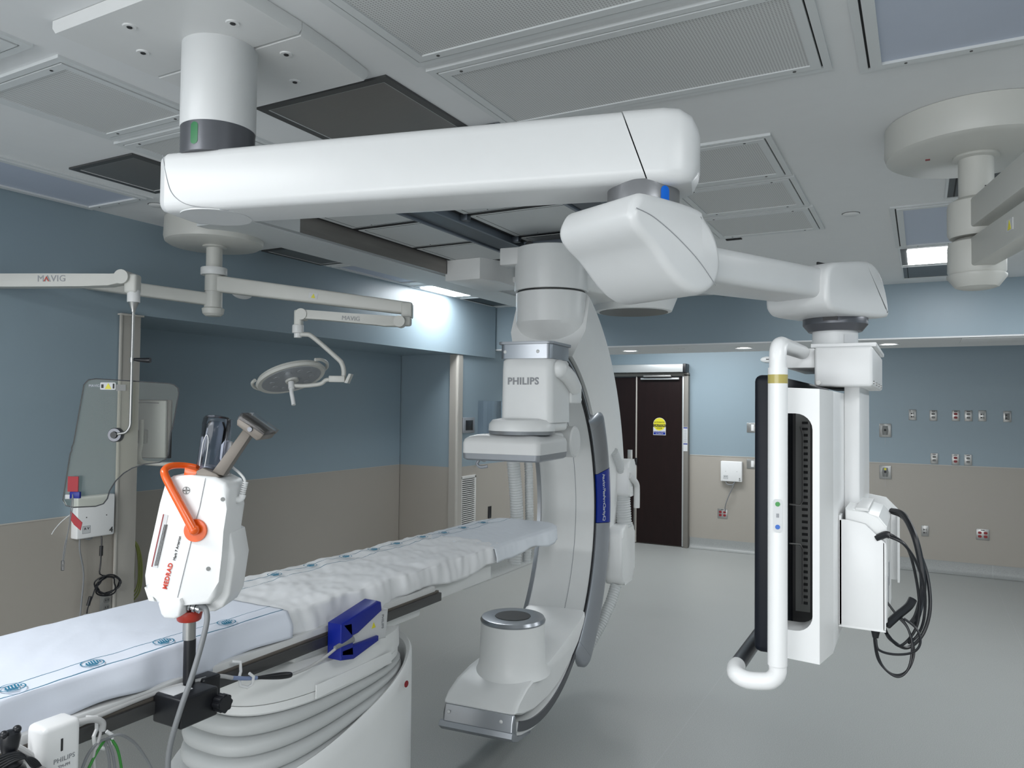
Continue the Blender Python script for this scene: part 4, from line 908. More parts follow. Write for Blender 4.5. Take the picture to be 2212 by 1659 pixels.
MB(MC).box(-1.800, -1.742, 3.47, 3.53, 2.245, 2.335, 0.012, 3).build('drop_block', 'warm_white', t)
MB(MC).box(-2.66, -2.58, 3.45, 3.80, 2.26, 2.44, 0.01).build('far_elbow', 'warm_white', t)

# radiation shield
t = thing('radiation_shield', 'clear tinted acrylic shield hanging on a bent steel rod at the left', 'shield', cf(-1.765, 3.50, 2.2))
rp = cf(-1.765, 3.50, 0)
MB().lathe([(0.026, 2.262), (0.028, 2.258), (0.028, 2.205)], c=(rp[0], rp[1], 0), seg=32).build('top_socket', 'white2', t)
MB().lathe([(0.024, 2.206), (0.010, 2.168), (0.010, 2.160)], c=(rp[0], rp[1], 0), seg=32).build('cone', 'steel', t)
MB(MC).tube([(-1.765, 3.50, 2.17), (-1.765, 3.50, 1.9), (-1.765, 3.50, 1.68), (-1.767, 3.50, 1.63), (-1.785, 3.50, 1.602), (-1.81, 3.50, 1.595), (-1.835, 3.50, 1.590)], 0.0065, seg=14).build('rod', 'steel', t)
hd = MB(MC).cyl((-1.765, 3.50, 1.925), (-1.765, 3.50, 1.947), 0.010).build('rod_ring', 'steel', t)
MB(MC).tube([(-1.757, 3.50, 1.940), (-1.74, 3.50, 1.938), (-1.70, 3.50, 1.936), (-1.68, 3.50, 1.936)], 0.007, radii=lambda u: 0.006 + 0.006 * min(1, u * 1.4), seg=12).build('grip', 'black', t)
outl = [(-1.940, 1.848), (-1.60, 1.830), (-1.575, 1.824), (-1.556, 1.808), (-1.552, 1.785), (-1.578, 1.62), (-1.583, 1.612), (-1.586, 1.60), (-1.595, 1.500), (-1.605, 1.478), (-1.635, 1.462), (-1.70, 1.455), (-1.76, 1.435), (-1.80, 1.410), (-1.835, 1.375), (-1.862, 1.33), (-1.872, 1.292), (-1.890, 1.268), (-1.925, 1.256), (-2.03, 1.250), (-2.062, 1.258), (-2.078, 1.285), (-2.072, 1.33), (-2.050, 1.500), (-2.043, 1.512), (-2.044, 1.528), (-2.036, 1.545), (-1.995, 1.82), (-1.975, 1.842)]
sh = MB(MC).prism(outl, 'y', 3.512, 3.524).build('pane', 'shield', t, flat=True)
ed = [(a, 3.518, z) for a, z in outl] + [(outl[0][0], 3.518, outl[0][1])]
MB(MC).tube(ed, 0.0030, seg=6, smooth=False).build('pane_edge', 'collar', t)
MB(MC).lathe([(0.030, 3.498), (0.033, 3.502), (0.033, 3.528), (0.030, 3.530)], c=(-1.838, 0, 1.588), axis='y', seg=36).build('pane_clamp', 'collar', t)
MB(MC).lathe([(0.015, 3.490), (0.017, 3.499)], c=(-1.838, 0, 1.588), axis='y', seg=24).build('clamp_screw', 'black', t)
MB(MC).prism(rrect(-1.915, -1.843, 1.797, 1.831, 0.004, 2), 'y', 3.509, 3.5115).build('warning_label', 'label', t)
MB(MC).prism([(-1.892, 1.801), (-1.862, 1.801), (-1.877, 1.828)], 'y', 3.5075, 3.509).build('warning_triangle', 'yellow', t)
MB(MC).box(-1.909, -1.899, 3.5075, 3.509, 1.805, 1.822).box(-1.856, -1.848, 3.5075, 3.509, 1.803, 1.826).build('pictograms', 'text_black', t)
MB(MC).box(-1.841, -1.795, 3.509, 3.5115, 1.793, 1.822).build('rating_label', 'outlet_grey', t)
text('brand_lettering', 'MAVIG', 0.017, MC @ frame_m((-1.943, 3.5105, 1.815), (1, 0, 0), (0, 0, 1)), 'text_white', t)
# tags clipped to the lower corner of the shield
t = thing('instruction_tag', 'red and blue tags tied to the lower left corner of the shield', 'tag', cf(-2.04, 3.5, 1.3))
MB(MC).box(-2.045, -1.997, 3.495, 3.500, 1.325, 1.395).build('red_card', 'red_tag', t)
MB(MC).box(-2.052, -2.030, 3.488, 3.498, 1.292, 1.312, 0.002).build('clip', 'label', t)
MB(MC).box(-2.031, -1.985, 3.488, 3.503, 1.295, 1.325, 0.002).build('blue_clip', 'blue_rubber', t)
MB(MC).prism([(-2.020, 1.235), (-1.990, 1.205), (-1.968, 1.185), (-1.975, 1.150), (-2.005, 1.175), (-2.026, 1.205)], 'y', 3.485, 3.489).build('red_ribbon', 'red_tag', t)
MB(MC).tube([(-2.015, 3.487, 1.315), (-2.022, 3.485, 1.24), (-2.028, 3.485, 1.16), (-2.045, 3.485, 1.08), (-2.052, 3.485, 1.01)], 0.0022, seg=6).tube([(-2.015, 3.487, 1.315), (-2.012, 3.485, 1.26), (-2.030, 3.485, 1.15), (-2.040, 3.485, 1.07), (-2.048, 3.485, 1.01)], 0.0018, seg=6).build('strap', 'cable_grey', t)
MB(MC).tube([(-2.022, 3.485, 1.222), (-2.06, 3.483, 1.19), (-2.09, 3.483, 1.155), (-2.105, 3.483, 1.130)], 0.002, seg=6).build('cable_tie', 'label', t)
MB(MC).box(-2.058, -2.044, 3.480, 3.490, 0.965, 1.012, 0.003).build('vial', 'clear', t)

# ================================================================== surgical lamp
t = thing('surgical_lamp', 'round white surgical lamp on a bent tube under the suspension arm', 'surgical lamp', cf(-1.142, 4.005, 2.1))
MB(MC).tube([(-1.142, 4.005, 2.108), (-1.10, 4.005, 2.110), (-1.06, 4.005, 2.095), (-0.93, 4.005, 1.985), (-0.905, 4.005, 1.955), (-0.895, 4.005, 1.92), (-0.895, 4.005, 1.885)], 0.0125, seg=14).build('drop_tube', 'warm_white', t)
MB(MC).box(-0.970, -0.885, 3.985, 4.025, 1.858, 1.892, 0.004).build('yoke_block', 'warm_white', t)
MB(MC).prism([(-0.885, 1.855), (-0.868, 1.852), (-0.848, 1.902), (-0.862, 1.904)], 'y', 3.975, 4.035, 0.002).build('fin', 'warm_white', t)
MB(MC).tube([(-0.965, 4.005, 1.872), (-0.99, 4.005, 1.868), (-1.02, 4.01, 1.848), (-1.10, 4.02, 1.838), (-1.165, 4.03, 1.838)], 0.011, seg=12).build('yoke_arm', 'warm_white', t)
# head: tilted disc with a tubular rim
nrm = Vector((0.34, -0.25, -0.90)).normalized()
xv = Vector((0.92, 0.05, 0.34)); xv = (xv - nrm * xv.dot(nrm)).normalized(); yv = nrm.cross(xv)
HM = MC @ Matrix(((xv.x, yv.x, nrm.x, -1.190), (xv.y, yv.y, nrm.y, 4.06), (xv.z, yv.z, nrm.z, 1.885), (0, 0, 0, 1)))
MB(HM).lathe([(0.02, -0.040), (0.12, -0.034), (0.175, -0.014), (0.186, 0.004), (0.178, 0.016), (0.160, 0.014)], seg=56).build('lamp_head', 'warm_white', t)
MB(HM).lathe([(0.158, 0.0135), (0.155, 0.0165), (0.05, 0.018)], seg=48).build('lens_face', 'silver_matte', t)
MB(HM).lathe([(0.036, 0.017), (0.034, 0.028), (0.022, 0.030)], seg=32).build('centre_ring', 'warm_white', t)
for i in range(10):
    a = 2 * PI * i / 10 + 0.2; rr = 0.105
    MB(HM).lathe([(0.017, 0.0165), (0.015, 0.0195)], c=(rr * math.cos(a), rr * math.sin(a), 0), seg=14).build('led_lens', 'silver', t)
rim = [(0.198 * math.cos(a), 0.198 * math.sin(a), 0.0) for a in [2 * PI * i / 40 for i in range(11)]]
MB(HM).tube([(0.165, -0.09, -0.012), (0.19, -0.06, -0.014), (0.202, 0.0, -0.014), (0.19, 0.06, -0.014), (0.165, 0.09, -0.012)], 0.009, seg=10).build('grab_handle', 'warm_white', t)
MB(HM).tube([(-0.165, -0.09, -0.012), (-0.19, -0.06, -0.014), (-0.202, 0.0, -0.014), (-0.19, 0.06, -0.014), (-0.165, 0.09, -0.012)], 0.009, seg=10).build('grab_handle', 'warm_white', t)
MB(MC).tube([(-1.175, 4.02, 1.835), (-1.168, 4.0, 1.80), (-1.158, 3.99, 1.765), (-1.150, 3.98, 1.735)], 0.011, seg=14).build('sterile_grip', 'white2', t)
MB(MC).cyl((-1.180, 4.03, 1.855), (-1.172, 4.01, 1.82), 0.016).build('grip_socket', 'white2', t)

# ================================================================== C-shaped imaging arm
IX, IY, IZ = -1.88, 3.45, 1.105
MQ = rz(5.3, (IX, IY, 0))            # local axes: x = across (u), y = along towards the spine (a), z up
MA = MQ @ Matrix.Translation((0, 0, IZ))
t = thing('imaging_c_arm', 'large white C-shaped X-ray arm hanging at the head of the sheeted table', 'imaging arm', (IX, IY, 0))
def csec(q):
    a = -109 + 197 * q; lf = -0.18 + 0.20 * min(1, max(0, (a - 55) / 27))
    lo_ = min(1, max(0, (-55 - a) / 22)); ro = 1.0 - 0.045 * min(1, max(0, (a - 72) / 12)) - 0.045 * lo_; ri = 0.935 - 0.040 * lo_
    return [(lf, ri), (0.18, ri), (0.18, ro), (lf, ro)]
carc = MB(MA).arc(csec, -109, 88, 80).build('c_arc', 'grey_white', t)
# seams and side tracks
MB(MA).arc([(0.055, 0.9335), (0.058, 0.9335), (0.058, 0.936), (0.055, 0.936)], -62, 62, 60).build('arc_seam', 'text_grey', carc)
MB(MA).arc([(0.180, 0.945), (0.186, 0.945), (0.186, 0.992), (0.180, 0.992)], 30, 82, 40).build('side_track', 'dark', carc)
MB(MA).arc([(0.183, 0.965), (0.189, 0.965), (0.189, 0.978), (0.183, 0.978)], 32, 82, 40).build('track_strip', 'silver_matte', carc)
MB(MA).arc(lambda q: [(0.180, 0.89 + 0.05 * q), (0.188, 0.89 + 0.05 * q), (0.188, 0.935 + 0.04 * q), (0.180, 0.935 + 0.04 * q)], -108, -50, 40).build('side_track', 'collar', carc)
MB(MA).arc([(0.176, 0.932), (0.182, 0.932), (0.182, 0.948), (0.176, 0.948)], -60, 46, 60).build('side_track', 'dark', carc)
MB(MA).arc([(-0.200, 0.925), (-0.176, 0.925), (-0.176, 0.99), (-0.200, 0.99)], -64, 40, 60).build('left_trim', 'silver', carc)
# silver grip bar with blue name plate
sec = [(0.183, 0.945), (0.192, 0.942), (0.200, 0.950), (0.234, 1.067), (0.234, 1.095), (0.222, 1.118), (0.178, 1.12)]
MB(MA).arc([(u * 1.0, r) for u, r in sec], 13.5, 31, 20).build('grip_bar', 'silver', t)
MB(MA).arc([(u, r) for u, r in sec], -50, -5.2, 40).build('grip_bar', 'silver_matte', t)
bl = MB(MA).arc([(u + 0.001, r) for u, r in sec], -5.0, 13.3, 20).build('name_plate', 'blue_label', t)
def bar_end(a0, a1):
    def f(q):
        k_ = math.sqrt(max(0.0, 1 - q * q)) * 0.85 + 0.15
        return [(0.178 + (u - 0.178) * k_, 0.955 + (r - 0.955) * (0.35 + 0.65 * k_)) for u, r in sec]
    return MB(MA).arc(f, a0, a1, 8)
bar_end(31.05, 36).build('grip_bar_end', 'silver', t)
bar_end(-50.05, -55).build('grip_bar_end', 'silver_matte', t)
# lettering along the plate
word = 'Azurion FlexArm ClarityIQ'
pos = 12.3
adv = {'l': 0.28, 'i': 0.28, 'I': 0.3, 't': 0.40, 'r': 0.42, ' ': 0.32, 'm': 0.88, 'A': 0.64, 'Q': 0.74, 'z': 0.52, 'x': 0.54, 'F': 0.56, 'C': 0.68}
for i, ch in enumerate(word):
    a_ = adv.get(ch, 0.58) * 1.32
    ang_ = math.radians(pos - a_ / 2); pos -= a_
    if ch == ' ': continue
    rr = 1.008
    rad = Vector((0, math.cos(ang_), math.sin(ang_))); tan = Vector((0, math.sin(ang_), -math.cos(ang_)))
    tm = MA @ frame_m((0.2195, rr * rad.y, rr * rad.z), tan, rad * 0.96 + Vector((0.28, 0, 0)))
    text('plate_letter', ch, 0.040, tm, 'text_white', bl, ext=0.0008)
# big curved carrier arm behind the C
def lsec(q):
    a = -50 + (76 + 50) * q
    ro = 1.12 + 0.30 * min(1, max(0, (a + 50) / 55)) ** 0.8
    wi = 0.12 + 0.08 * min(1, max(0, (a + 50) / 40))
    wl = wi - 0.05 * min(1, max(0, (a - 40) / 20))
    wo = 0.13 + 0.125 * min(1, max(0, (a + 50) / 60))
    return [(-wl, 1.006), (wi, 1.006), (wo, 1.006 + (ro - 1.006) * 0.40), (wo - 0.005, ro - 0.03), (wo - 0.03, ro), (-wo + 0.03 + (wi - wl), ro), (-wo + 0.005 + (wi - wl), ro - 0.03), (-wo + (wi - wl), 1.006 + (ro - 1.006) * 0.40)]
MB(MA).arc(lsec, -50, 66, 60).build('carrier_arm', 'grey_white', t)
# swivel and ceiling column
CA = 0.52
def col(u, a, z0, z1, r, name, mt='grey_white', prof=None):
    p = prof or [(r, z0), (r, z1)]
    return MB(MQ).lathe(p, c=(u, a, 0), seg=64).build(name, mt, t)
MB(MQ).lathe([(0.203, 2.26), (0.205, 2.395), (0.198, 2.400)], c=(0.03, CA, 0), seg=64).build('swivel_body', 'grey_white', t)
def ell(cx, cy, rx, ry, z): return [(cx + rx * math.cos(2 * PI * i / 64), cy + ry * math.sin(2 * PI * i / 64), z) for i in range(64)]
MB(MQ).loft([ell(0.03, CA + 0.14, 0.165, 0.12, 2.06), ell(0.03, CA + 0.06, 0.188, 0.165, 2.15), ell(0.03, CA + 0.012, 0.200, 0.195, 2.205), ell(0.03, CA, 0.203, 0.203, 2.225), ell(0.03, CA, 0.203, 0.203, 2.26)]).build('swivel_underside', 'grey_white', t)
MB(MQ).lathe([(0.196, 2.402), (0.196, 2.410)], c=(0.03, CA, 0), seg=64).build('swivel_gap', 'dark', t)
MB(MQ).lathe([(0.213, 2.408), (0.215, 2.415), (0.210, 2.655), (0.20, 2.66)], c=(0.03, CA, 0), seg=64).build('ceiling_column', 'grey_white', t)
# horizontal carrier towards the round ceiling flange
P0 = MQ @ Vector((0.03, CA, 0)); fx, fy, _z = cf(0.80, 5.0, 0)
FF, LF = frame_between((P0.x, P0.y, 0), (fx, fy, 0))
MB(FF).box(0.0, LF, -0.19, 0.19, 2.415, 2.60, 0.03, 3).build('horizontal_arm', 'grey_white', t)
MB().lathe([(0.235, 2.372), (0.25, 2.376), (0.30, 2.50), (0.30, 2.60)], c=(fx, fy, 0), seg=64).build('round_flange', 'grey_white', t)
MB().lathe([(0.225, 2.370), (0.225, 2.3725)], c=(fx, fy, 0), seg=64).build('flange_disc', 'outlet_grey', t)
MB().lathe([(0.12, 2.60), (0.12, 2.745)], c=(fx, fy, 0), seg=48).build('flange_neck', 'grey_white', t)
MB(MQ).box(-0.24, -0.10, CA - 0.14, CA - 0.02, 2.56, 2.66, 0.006).build('junction_box', 'white2', t)
MB(MQ).box(-0.14, 0.40, CA - 0.02, CA + 0.24, 2.655, 2.715, 0.004).build('carriage', 'rail_lip', t)
MB(MQ).lathe([(0.027, CA - 0.030), (0.027, CA - 0.018)], c=(-0.10, 0, 2.688), axis='y', seg=28).build('carriage_wheel', 'dark', t)
# detector side: end plate, housing, drum and flat detector
MB(MQ).prism(rrect(-0.035, 0.245, -0.060, 0.24, 0.03), 'z', 1.985, 2.058).build('end_plate', 'silver', t)
MB(MQ).prism(rrect(-0.045, 0.255, -0.070, 0.25, 0.03), 'z', 2.0585, 2.072, 0.002).build('end_plate_lip', 'silver_matte', t)
for u in (-0.005, 0.175): MB(MQ).ball((u, -0.060, 2.02), 0.009, (1, 0.4, 1)).build('rivet', 'white2', t)
hs = MB(MQ); hs.loft([[(x, y, z) for x, y in rrect(-0.025 - i_, 0.250 + i_, -0.065 - i_, 0.235 + i_, 0.04, 6)] for z, i_ in ((1.66, 0.004), (1.93, 0.002), (1.972, 0.0), (1.984, -0.008))])
hous = hs.build('detector_housing', 'grey_white', t)
text('brand_lettering', 'PHILIPS', 0.050, MQ @ frame_m((0.100, -0.0695, 1.868), (1, 0, 0), (0, 0, 1)), 'text_grey', hous, ext=0.0015, sp=1.08, bold=0.0011)
MB(MQ).ball((0.262, 0.02, 1.935), 0.047, (0.9, 1, 1)).tube([(0.262, 0.02, 1.935), (0.275, 0.12, 1.90), (0.272, 0.24, 1.845)], 0.044, seg=20, radii=lambda u: 0.044 - 0.006 * u).ball((0.272, 0.24, 1.845), 0.038).build('side_cylinder', 'grey_white', t)
MB(MQ).prism([(0.10, 1.72), (0.10, 1.83), (0.30, 1.83), (0.30, 1.74), (0.285, 1.72)], 'z', -0.01, 0.01) if False else None
MB(MQ).box(0.235, 0.262, 0.22, 0.40, 1.76, 1.85, 0.010, 3).build('side_bracket', 'grey_white', t)
DX, DY = 0.072, -0.035
MB(MQ).lathe([(0.165, 1.600), (0.170, 1.618)], c=(DX + 0.01, DY, 0), seg=64).build('drum_rim', 'silver', t)
MB(MQ).lathe([(0.170, 1.618), (0.168, 1.650), (0.150, 1.672), (0.11, 1.680)], c=(DX + 0.01, DY, 0), seg=64).build('detector_drum', 'grey_white', t)
MB(MQ).box(0.06, 0.24, -0.02, 0.23, 1.615, 1.665, 0.02, 3).build('drum_bridge', 'grey_white', t)
dt = MB(MQ)
rings = []
for z, ins, rr in ((1.505, 0.0, 0.028), (1.555, 0.0, 0.028), (1.575, 0.006, 0.028), (1.588, 0.022, 0.03), (1.597, 0.05, 0.035), (1.601, 0.09, 0.04)):
    rings.append([(x, y, z) for x, y in rrect(-0.172 + ins, 0.248 - ins, -0.215 + ins, 0.215 - ins, rr, 6)])
dt.loft(rings).build('flat_detector', 'white2', t)
MB(MQ).loft([[(x, y, z) for x, y in rrect(-0.172 + ins, 0.248 - ins, -0.215 + ins, 0.215 - ins, 0.028, 6)] for z, ins in ((1.470, 0.014), (1.478, 0.003), (1.5045, 0.0))]).build('detector_bumper', 'silver_matte', t)
MB(MQ).lathe([(0.080, 0.10), (0.086, 0.11), (0.086, 0.236), (0.078, 0.244)], c=(0, 0.355, 1.55), axis='x', seg=48).build('rotation_hub', 'white2', t)
MB(MQ).box(0.08, 0.20, 0.10, 0.36, 1.50, 1.60, 0.02, 3).build('detector_carrier', 'grey_white', t)
MB(MQ).tube([(-0.09, -0.17, 1.472), (-0.10, -0.18, 1.45), (-0.08, -0.18, 1.435), (-0.045, -0.17, 1.44)], 0.008, seg=8).build('side_hook', 'silver_matte', t)
# ribbed hoses
def hose(pts, r, nm='ribbed_hose'):
    m_ = MB(MQ); P_ = [Vector(p) for p in pts]; L_ = sum((b - a).length for a, b in zip(P_, P_[1:])); n = int(L_ / 0.004)
    fine = []
    for a, b in zip(P_, P_[1:]):
        k_ = max(2, int((b - a).length / L_ * n))
        for i in range(k_): fine.append(a.lerp(b, i / k_))
    fine.append(P_[-1]); cnt = len(fine)
    m_.tube(fine, r, seg=20, smooth=False, radii=lambda u: r * (1.0 if int(round(u * (cnt - 1))) % 4 < 2 else 0.92))
    return m_.build(nm, 'rubber_hose', t, angle=60)
hose([(-0.22, 0.52, 1.60), (-0.21, 0.55, 1.40), (-0.205, 0.585, 1.20), (-0.205, 0.61, 1.00), (-0.215, 0.59, 0.80)], 0.040)
hose([(-0.16, 0.62, 1.60), (-0.155, 0.66, 1.35), (-0.155, 0.68, 1.05), (-0.165, 0.66, 0.80)], 0.026)
hose([(0.25, 1.10, 1.46), (0.27, 1.18, 1.36), (0.285, 1.24, 1.27), (0.29, 1.27, 1.22)], 0.030)
hose([(0.27, 1.25, 1.23), (0.27, 1.26, 1.13), (0.275, 1.27, 1.02), (0.28, 1.27, 0.96)], 0.052)
hose([(0.26, 1.15, 0.60), (0.24, 1.10, 0.50), (0.20, 1.02, 0.38), (0.15, 0.92, 0.26)], 0.036)
MB(MQ).prism(rrect(1.18, 1.38, 1.16, 1.40, 0.05), 'x', 0.20, 0.33, 0.02, 3).build('hose_hub', 'grey_white', t)
MB(MQ).lathe([(0.056, 1.19), (0.056, 1.225)], c=(0.28, 1.26, 0), seg=28).build('hose_collar', 'grey_white', t)
MB(MQ).tube([(0.33, 1.20, 1.30), (0.345, 1.25, 1.27), (0.35, 1.30, 1.24), (0.35, 1.32, 1.20), (0.35, 1.32, 1.08)], 0.020, seg=12).build('service_handle', 'white2', t)
MB(MQ).prism(rrect(1.10, 1.42, 0.60, 0.98, 0.07), 'x', 0.19, 0.315, 0.025, 3).build('lower_drive_housing', 'grey_white', t)
# X-ray tube housing at the foot of the C
src = MB(MQ)
side = [(-0.335, 0.315), (-0.30, 0.345), (-0.20, 0.385), (-0.06, 0.405), (0.14, 0.412), (0.32, 0.440), (0.55, 0.478), (0.66, 0.500), (0.735, 0.53), (0.71, 0.49), (0.61, 0.40), (0.46, 0.325), (0.28, 0.262), (0.10, 0.238), (-0.10, 0.245), (-0.25, 0.275), (-0.335, 0.308)]
rings = []
for u_, sc in ((-0.19, 0.86), (-0.182, 0.97), (-0.165, 1.0), (0.165, 1.0), (0.182, 0.97), (0.19, 0.86)):
    cyy, czz = 0.2, 0.33
    rings.append([(u_ * 1.0, cyy + (y - cyy) * (1 - (1 - sc) * 0.25), czz + (z - czz) * sc) for y, z in side])
src.loft(rings).build('tube_housing', 'grey_white', t)
MB(MQ).lathe([(0.195, 0.385), (0.178, 0.415), (0.170, 0.45), (0.164, 0.63), (0.166, 0.640)], c=(0.030, 0.0, 0), seg=72).build('collimator_drum', 'grey_white', t)
MB(MQ).lathe([(0.166, 0.640), (0.168, 0.648), (0.160, 0.662), (0.150, 0.664), (0.092, 0.664), (0.090, 0.655)], c=(0.030, 0.0, 0), seg=72).build('collimator_ring', 'silver', t)
MB(MQ).lathe([(0.091, 0.6655), (0.0905, 0.666)], c=(0.030, 0.0, 0), seg=48).build('collimator_window', 'dark', t)
def nose(q):
    return [(-0.185, 0.935), (0.165, 0.935), (0.165, 0.985), (-0.185, 0.985)]
MB(MQ).prism([(-0.362, 0.225), (-0.352, 0.27), (-0.342, 0.306), (-0.330, 0.308), (-0.32, 0.30), (-0.30, 0.20), (-0.34, 0.195)], 'x', -0.178, 0.186, 0.010, 3).build('nose_plate', 'silver', t)
MB(MQ).prism([(-0.375, 0.212), (-0.366, 0.234), (-0.352, 0.236), (-0.30, 0.192), (-0.12, 0.158), (-0.14, 0.149), (-0.30, 0.172), (-0.35, 0.188)], 'x', -0.195, 0.188, 0.005, 2).build('nose_lip', 'silver_matte', t)
for u in (-0.150, 0.125): MB(MQ).ball((u, -0.354, 0.275), 0.009, (1, 0.5, 1)).build('rivet', 'white2', t)
MB(MQ).box(0.10, 0.19, 0.725, 0.735, 0.52, 0.535, 0.002).build('joint_strip', 'text_grey', t) if False else None

# ================================================================== patient table
t = thing('patient_table', 'long narrow patient table on a white bellows pedestal', 'table', (-1.90, 2.0, 0))
top = [(-2.13, 0.1), (-1.70, 0.1), (-1.70, 3.45), (-1.735, 3.60), (-1.82, 3.68), (-2.02, 3.68), (-2.10, 3.60), (-2.13, 3.45)]
MB().prism(list(top), 'z', 1.035, 1.062, 0.006).build('tabletop', 'white2', t)
MB().prism([(x, min(y, 3.66)) for x, y in top], 'z', 1.0635, 1.10, 0.012, 3).build('mattress', 'sheet2', t)
MB().box(-1.72, -1.668, 0.3, 2.47, 0.995, 1.038, 0.004).build('side_panel', 'white2', t)
MB().box(-1.672, -1.655, 0.3, 2.495, 0.978, 1.010, 0.002).build('accessory_rail', 'slate_frame', t)
MB().box(-1.676, -1.665, 0.3, 2.49, 1.006, 1.018, 0.001).build('rail_channel', 'board', t)
MB().box(-2.06, -1.72, 0.6, 3.0, 0.955, 1.034, 0.01).build('slide_beam', 'grey_white', t)
MB().box(-1.80, -1.70, 1.75, 2.42, 0.93, 0.995, 0.01).build('slide_beam_edge', 'grey_white', t)
NB = 96
def lift_ring(cx, cy, hx, hy, e, z): return sup(cx, cy, hx, hy, e, NB, z)
MB().loft([lift_ring(-1.88, 1.98, 0.222, 0.392, 2.8, 0.848), lift_ring(-1.88, 1.98, 0.224, 0.395, 2.8, 0.853), lift_ring(-1.88, 1.98, 0.222, 0.392, 2.8, 0.925), lift_ring(-1.88, 1.98, 0.20, 0.36, 2.8, 0.945)]).build('lift_head', 'grey_white', t)
MB().loft([lift_ring(-1.88, 1.98, 0.214, 0.384, 2.8, 0.815), lift_ring(-1.88, 1.98, 0.220, 0.390, 2.8, 0.822), lift_ring(-1.88, 1.98, 0.220, 0.390, 2.8, 0.845)]).build('lift_head_skirt', 'grey_white', t)
MB().box(-1.658, -1.654, 1.80, 2.18, 0.828, 0.870, 0.001).build('inset_panel', 'grey_white', t)
def rimz(y):
    d = y - 1.74
    return 0.640 + 0.20 * d + 0.12 * d * d if d > 0 else 0.640 + 0.16 * d
rings = []
NF = 5
for k in range(NF):
    lo = lambda x, y, k=k: (rimz(y) - 0.10) + (0.812 - rimz(y) + 0.10) * (k / NF)
    hi = lambda x, y, k=k: (rimz(y) - 0.10) + (0.812 - rimz(y) + 0.10) * ((k + 1) / NF)
    for q, off in ((0.02, -0.024), (0.10, -0.002), (0.22, 0.008), (0.50, 0.013), (0.75, 0.010), (0.90, 0.000), (0.97, -0.020)):
        g = (k + q) / NF
        rings.append(sup(-1.885, 1.98, 0.212 + off + 0.012 * (1 - g), 0.395 + off + 0.018 * (1 - g), 2.8, NB, lambda x, y, g=g: (rimz(y) - 0.10) + (0.812 - rimz(y) + 0.10) * g))
MB().loft(rings).build('bellows', 'bellows', t, angle=75)
# open shroud: outer skin up to a slanted rim, then down inside
rings = [sup(-1.90, 2.0, 0.262, 0.475, 2.6, NB, 0.0), sup(-1.90, 2.0, 0.262, 0.472, 2.6, NB, lambda x, y: rimz(y) - 0.05), sup(-1.90, 2.0, 0.262, 0.470, 2.6, NB, lambda x, y: rimz(y) - 0.012),
         sup(-1.90, 2.0, 0.254, 0.462, 2.6, NB, lambda x, y: rimz(y)), sup(-1.89, 2.0, 0.236, 0.440, 2.6, NB, lambda x, y: rimz(y) - 0.004), sup(-1.89, 2.0, 0.231, 0.434, 2.6, NB, lambda x, y: rimz(y) - 0.02), sup(-1.89, 2.0, 0.229, 0.430, 2.6, NB, lambda x, y: rimz(y) - 0.30)]
MB().loft(rings, cap=False).build('pedestal_shroud', 'grey_white', t)
MB().lathe([(0.012, 0), (0.012, 0.001)], m=frame_m((-1.640, 2.25, 0.735), (0, 1, 0), (0, 0, 1)), seg=20).lathe([(0.008, 0.0012), (0.008, 0.0015)], m=frame_m((-1.640, 2.25, 0.735), (0, 1, 0), (0, 0, 1)), seg=4).build('warning_dot', 'outlet_red', t)

# ---- linen on the table
def cloth(name, label, y0, y1, x_l, x_r, z_top, hem_r, hem_l, material, amp, freq, seed, grp=None, end_round=False, dy=0.012, bil=0.010):
    n_y = int((y1 - y0) / dy); m_ = MB(); rows = []
    S_ = []
    prof_s = [i / 60 for i in range(61)]
    drop_l, drop_r = z_top - hem_l, z_top - hem_r
    W_ = x_r - x_l; tot = drop_l + W_ + drop_r
    for j in range(n_y + 1):
        y = y0 + (y1 - y0) * j / n_y; row = []
        er = 0.0; xl_, xr_ = x_l, x_r
        if end_round:
            d = y1 - y
            if d < 0.20: k_ = 1 - math.sqrt(max(0, 1 - ((0.20 - d) / 0.20) ** 2)); xl_ += 0.10 * k_; xr_ -= 0.13 * k_
        for s_ in prof_s:
            L_ = s_ * tot
            if L_ < drop_l: x = xl_ - 0.004; z = hem_l + L_; side_ = -1; d_ = (drop_l - L_)
            elif L_ > drop_l + W_: x = xr_ + 0.006; z = z_top - (L_ - drop_l - W_); side_ = 1; d_ = (L_ - drop_l - W_)
            else: x = xl_ + (L_ - drop_l) / W_ * (xr_ - xl_); z = z_top; side_ = 0; d_ = 0
            # soften the fold over the edge
            if side_ == 0:
                e = min(x - xl_, xr_ - x)
                if e < 0.018: z -= (0.018 - e) ** 2 / 0.036 * 0.9
            nz_ = noise.noise(Vector((x * freq * 1.3 + seed, y * freq, z * freq)))
            n2_ = noise.noise(Vector((x * freq * 3 + seed, y * freq * 3.5 + x * freq * 3, z * 9 + 5)))
            if side_ == 0: z += amp * (nz_ * 1.0 + n2_ * 0.6)
            else:
                fl = 0.012 * min(1, d_ / 0.05)
                x += side_ * (amp * 1.2 * (noise.noise(Vector((y * freq * 2.2, seed, z * 6))) + 0.7 * n2_) + fl)
                z += (d_ / max(drop_r, 1e-3)) * 0.022 * noise.noise(Vector((y * 5, seed + 3, 0)))
                # linen billows between hanging folds
                x += side_ * bil * math.sin(y * 23 + seed + 2.5 * noise.noise(Vector((y * 3, seed, 2)))) * min(1, d_ / 0.04) * (0.5 + 0.5 * noise.noise(Vector((y * 2, seed, 1))))
            row.append((x, y, z))
        rows.append(row)
    m_.loft(rows, closed=False, cap=False)
    o = m_.build(name, material, angle=180)
    so = o.modifiers.new('thickness', 'SOLIDIFY'); so.thickness = 0.0016; so.offset = -1
    return tag(o, label, 'sheet', grp)
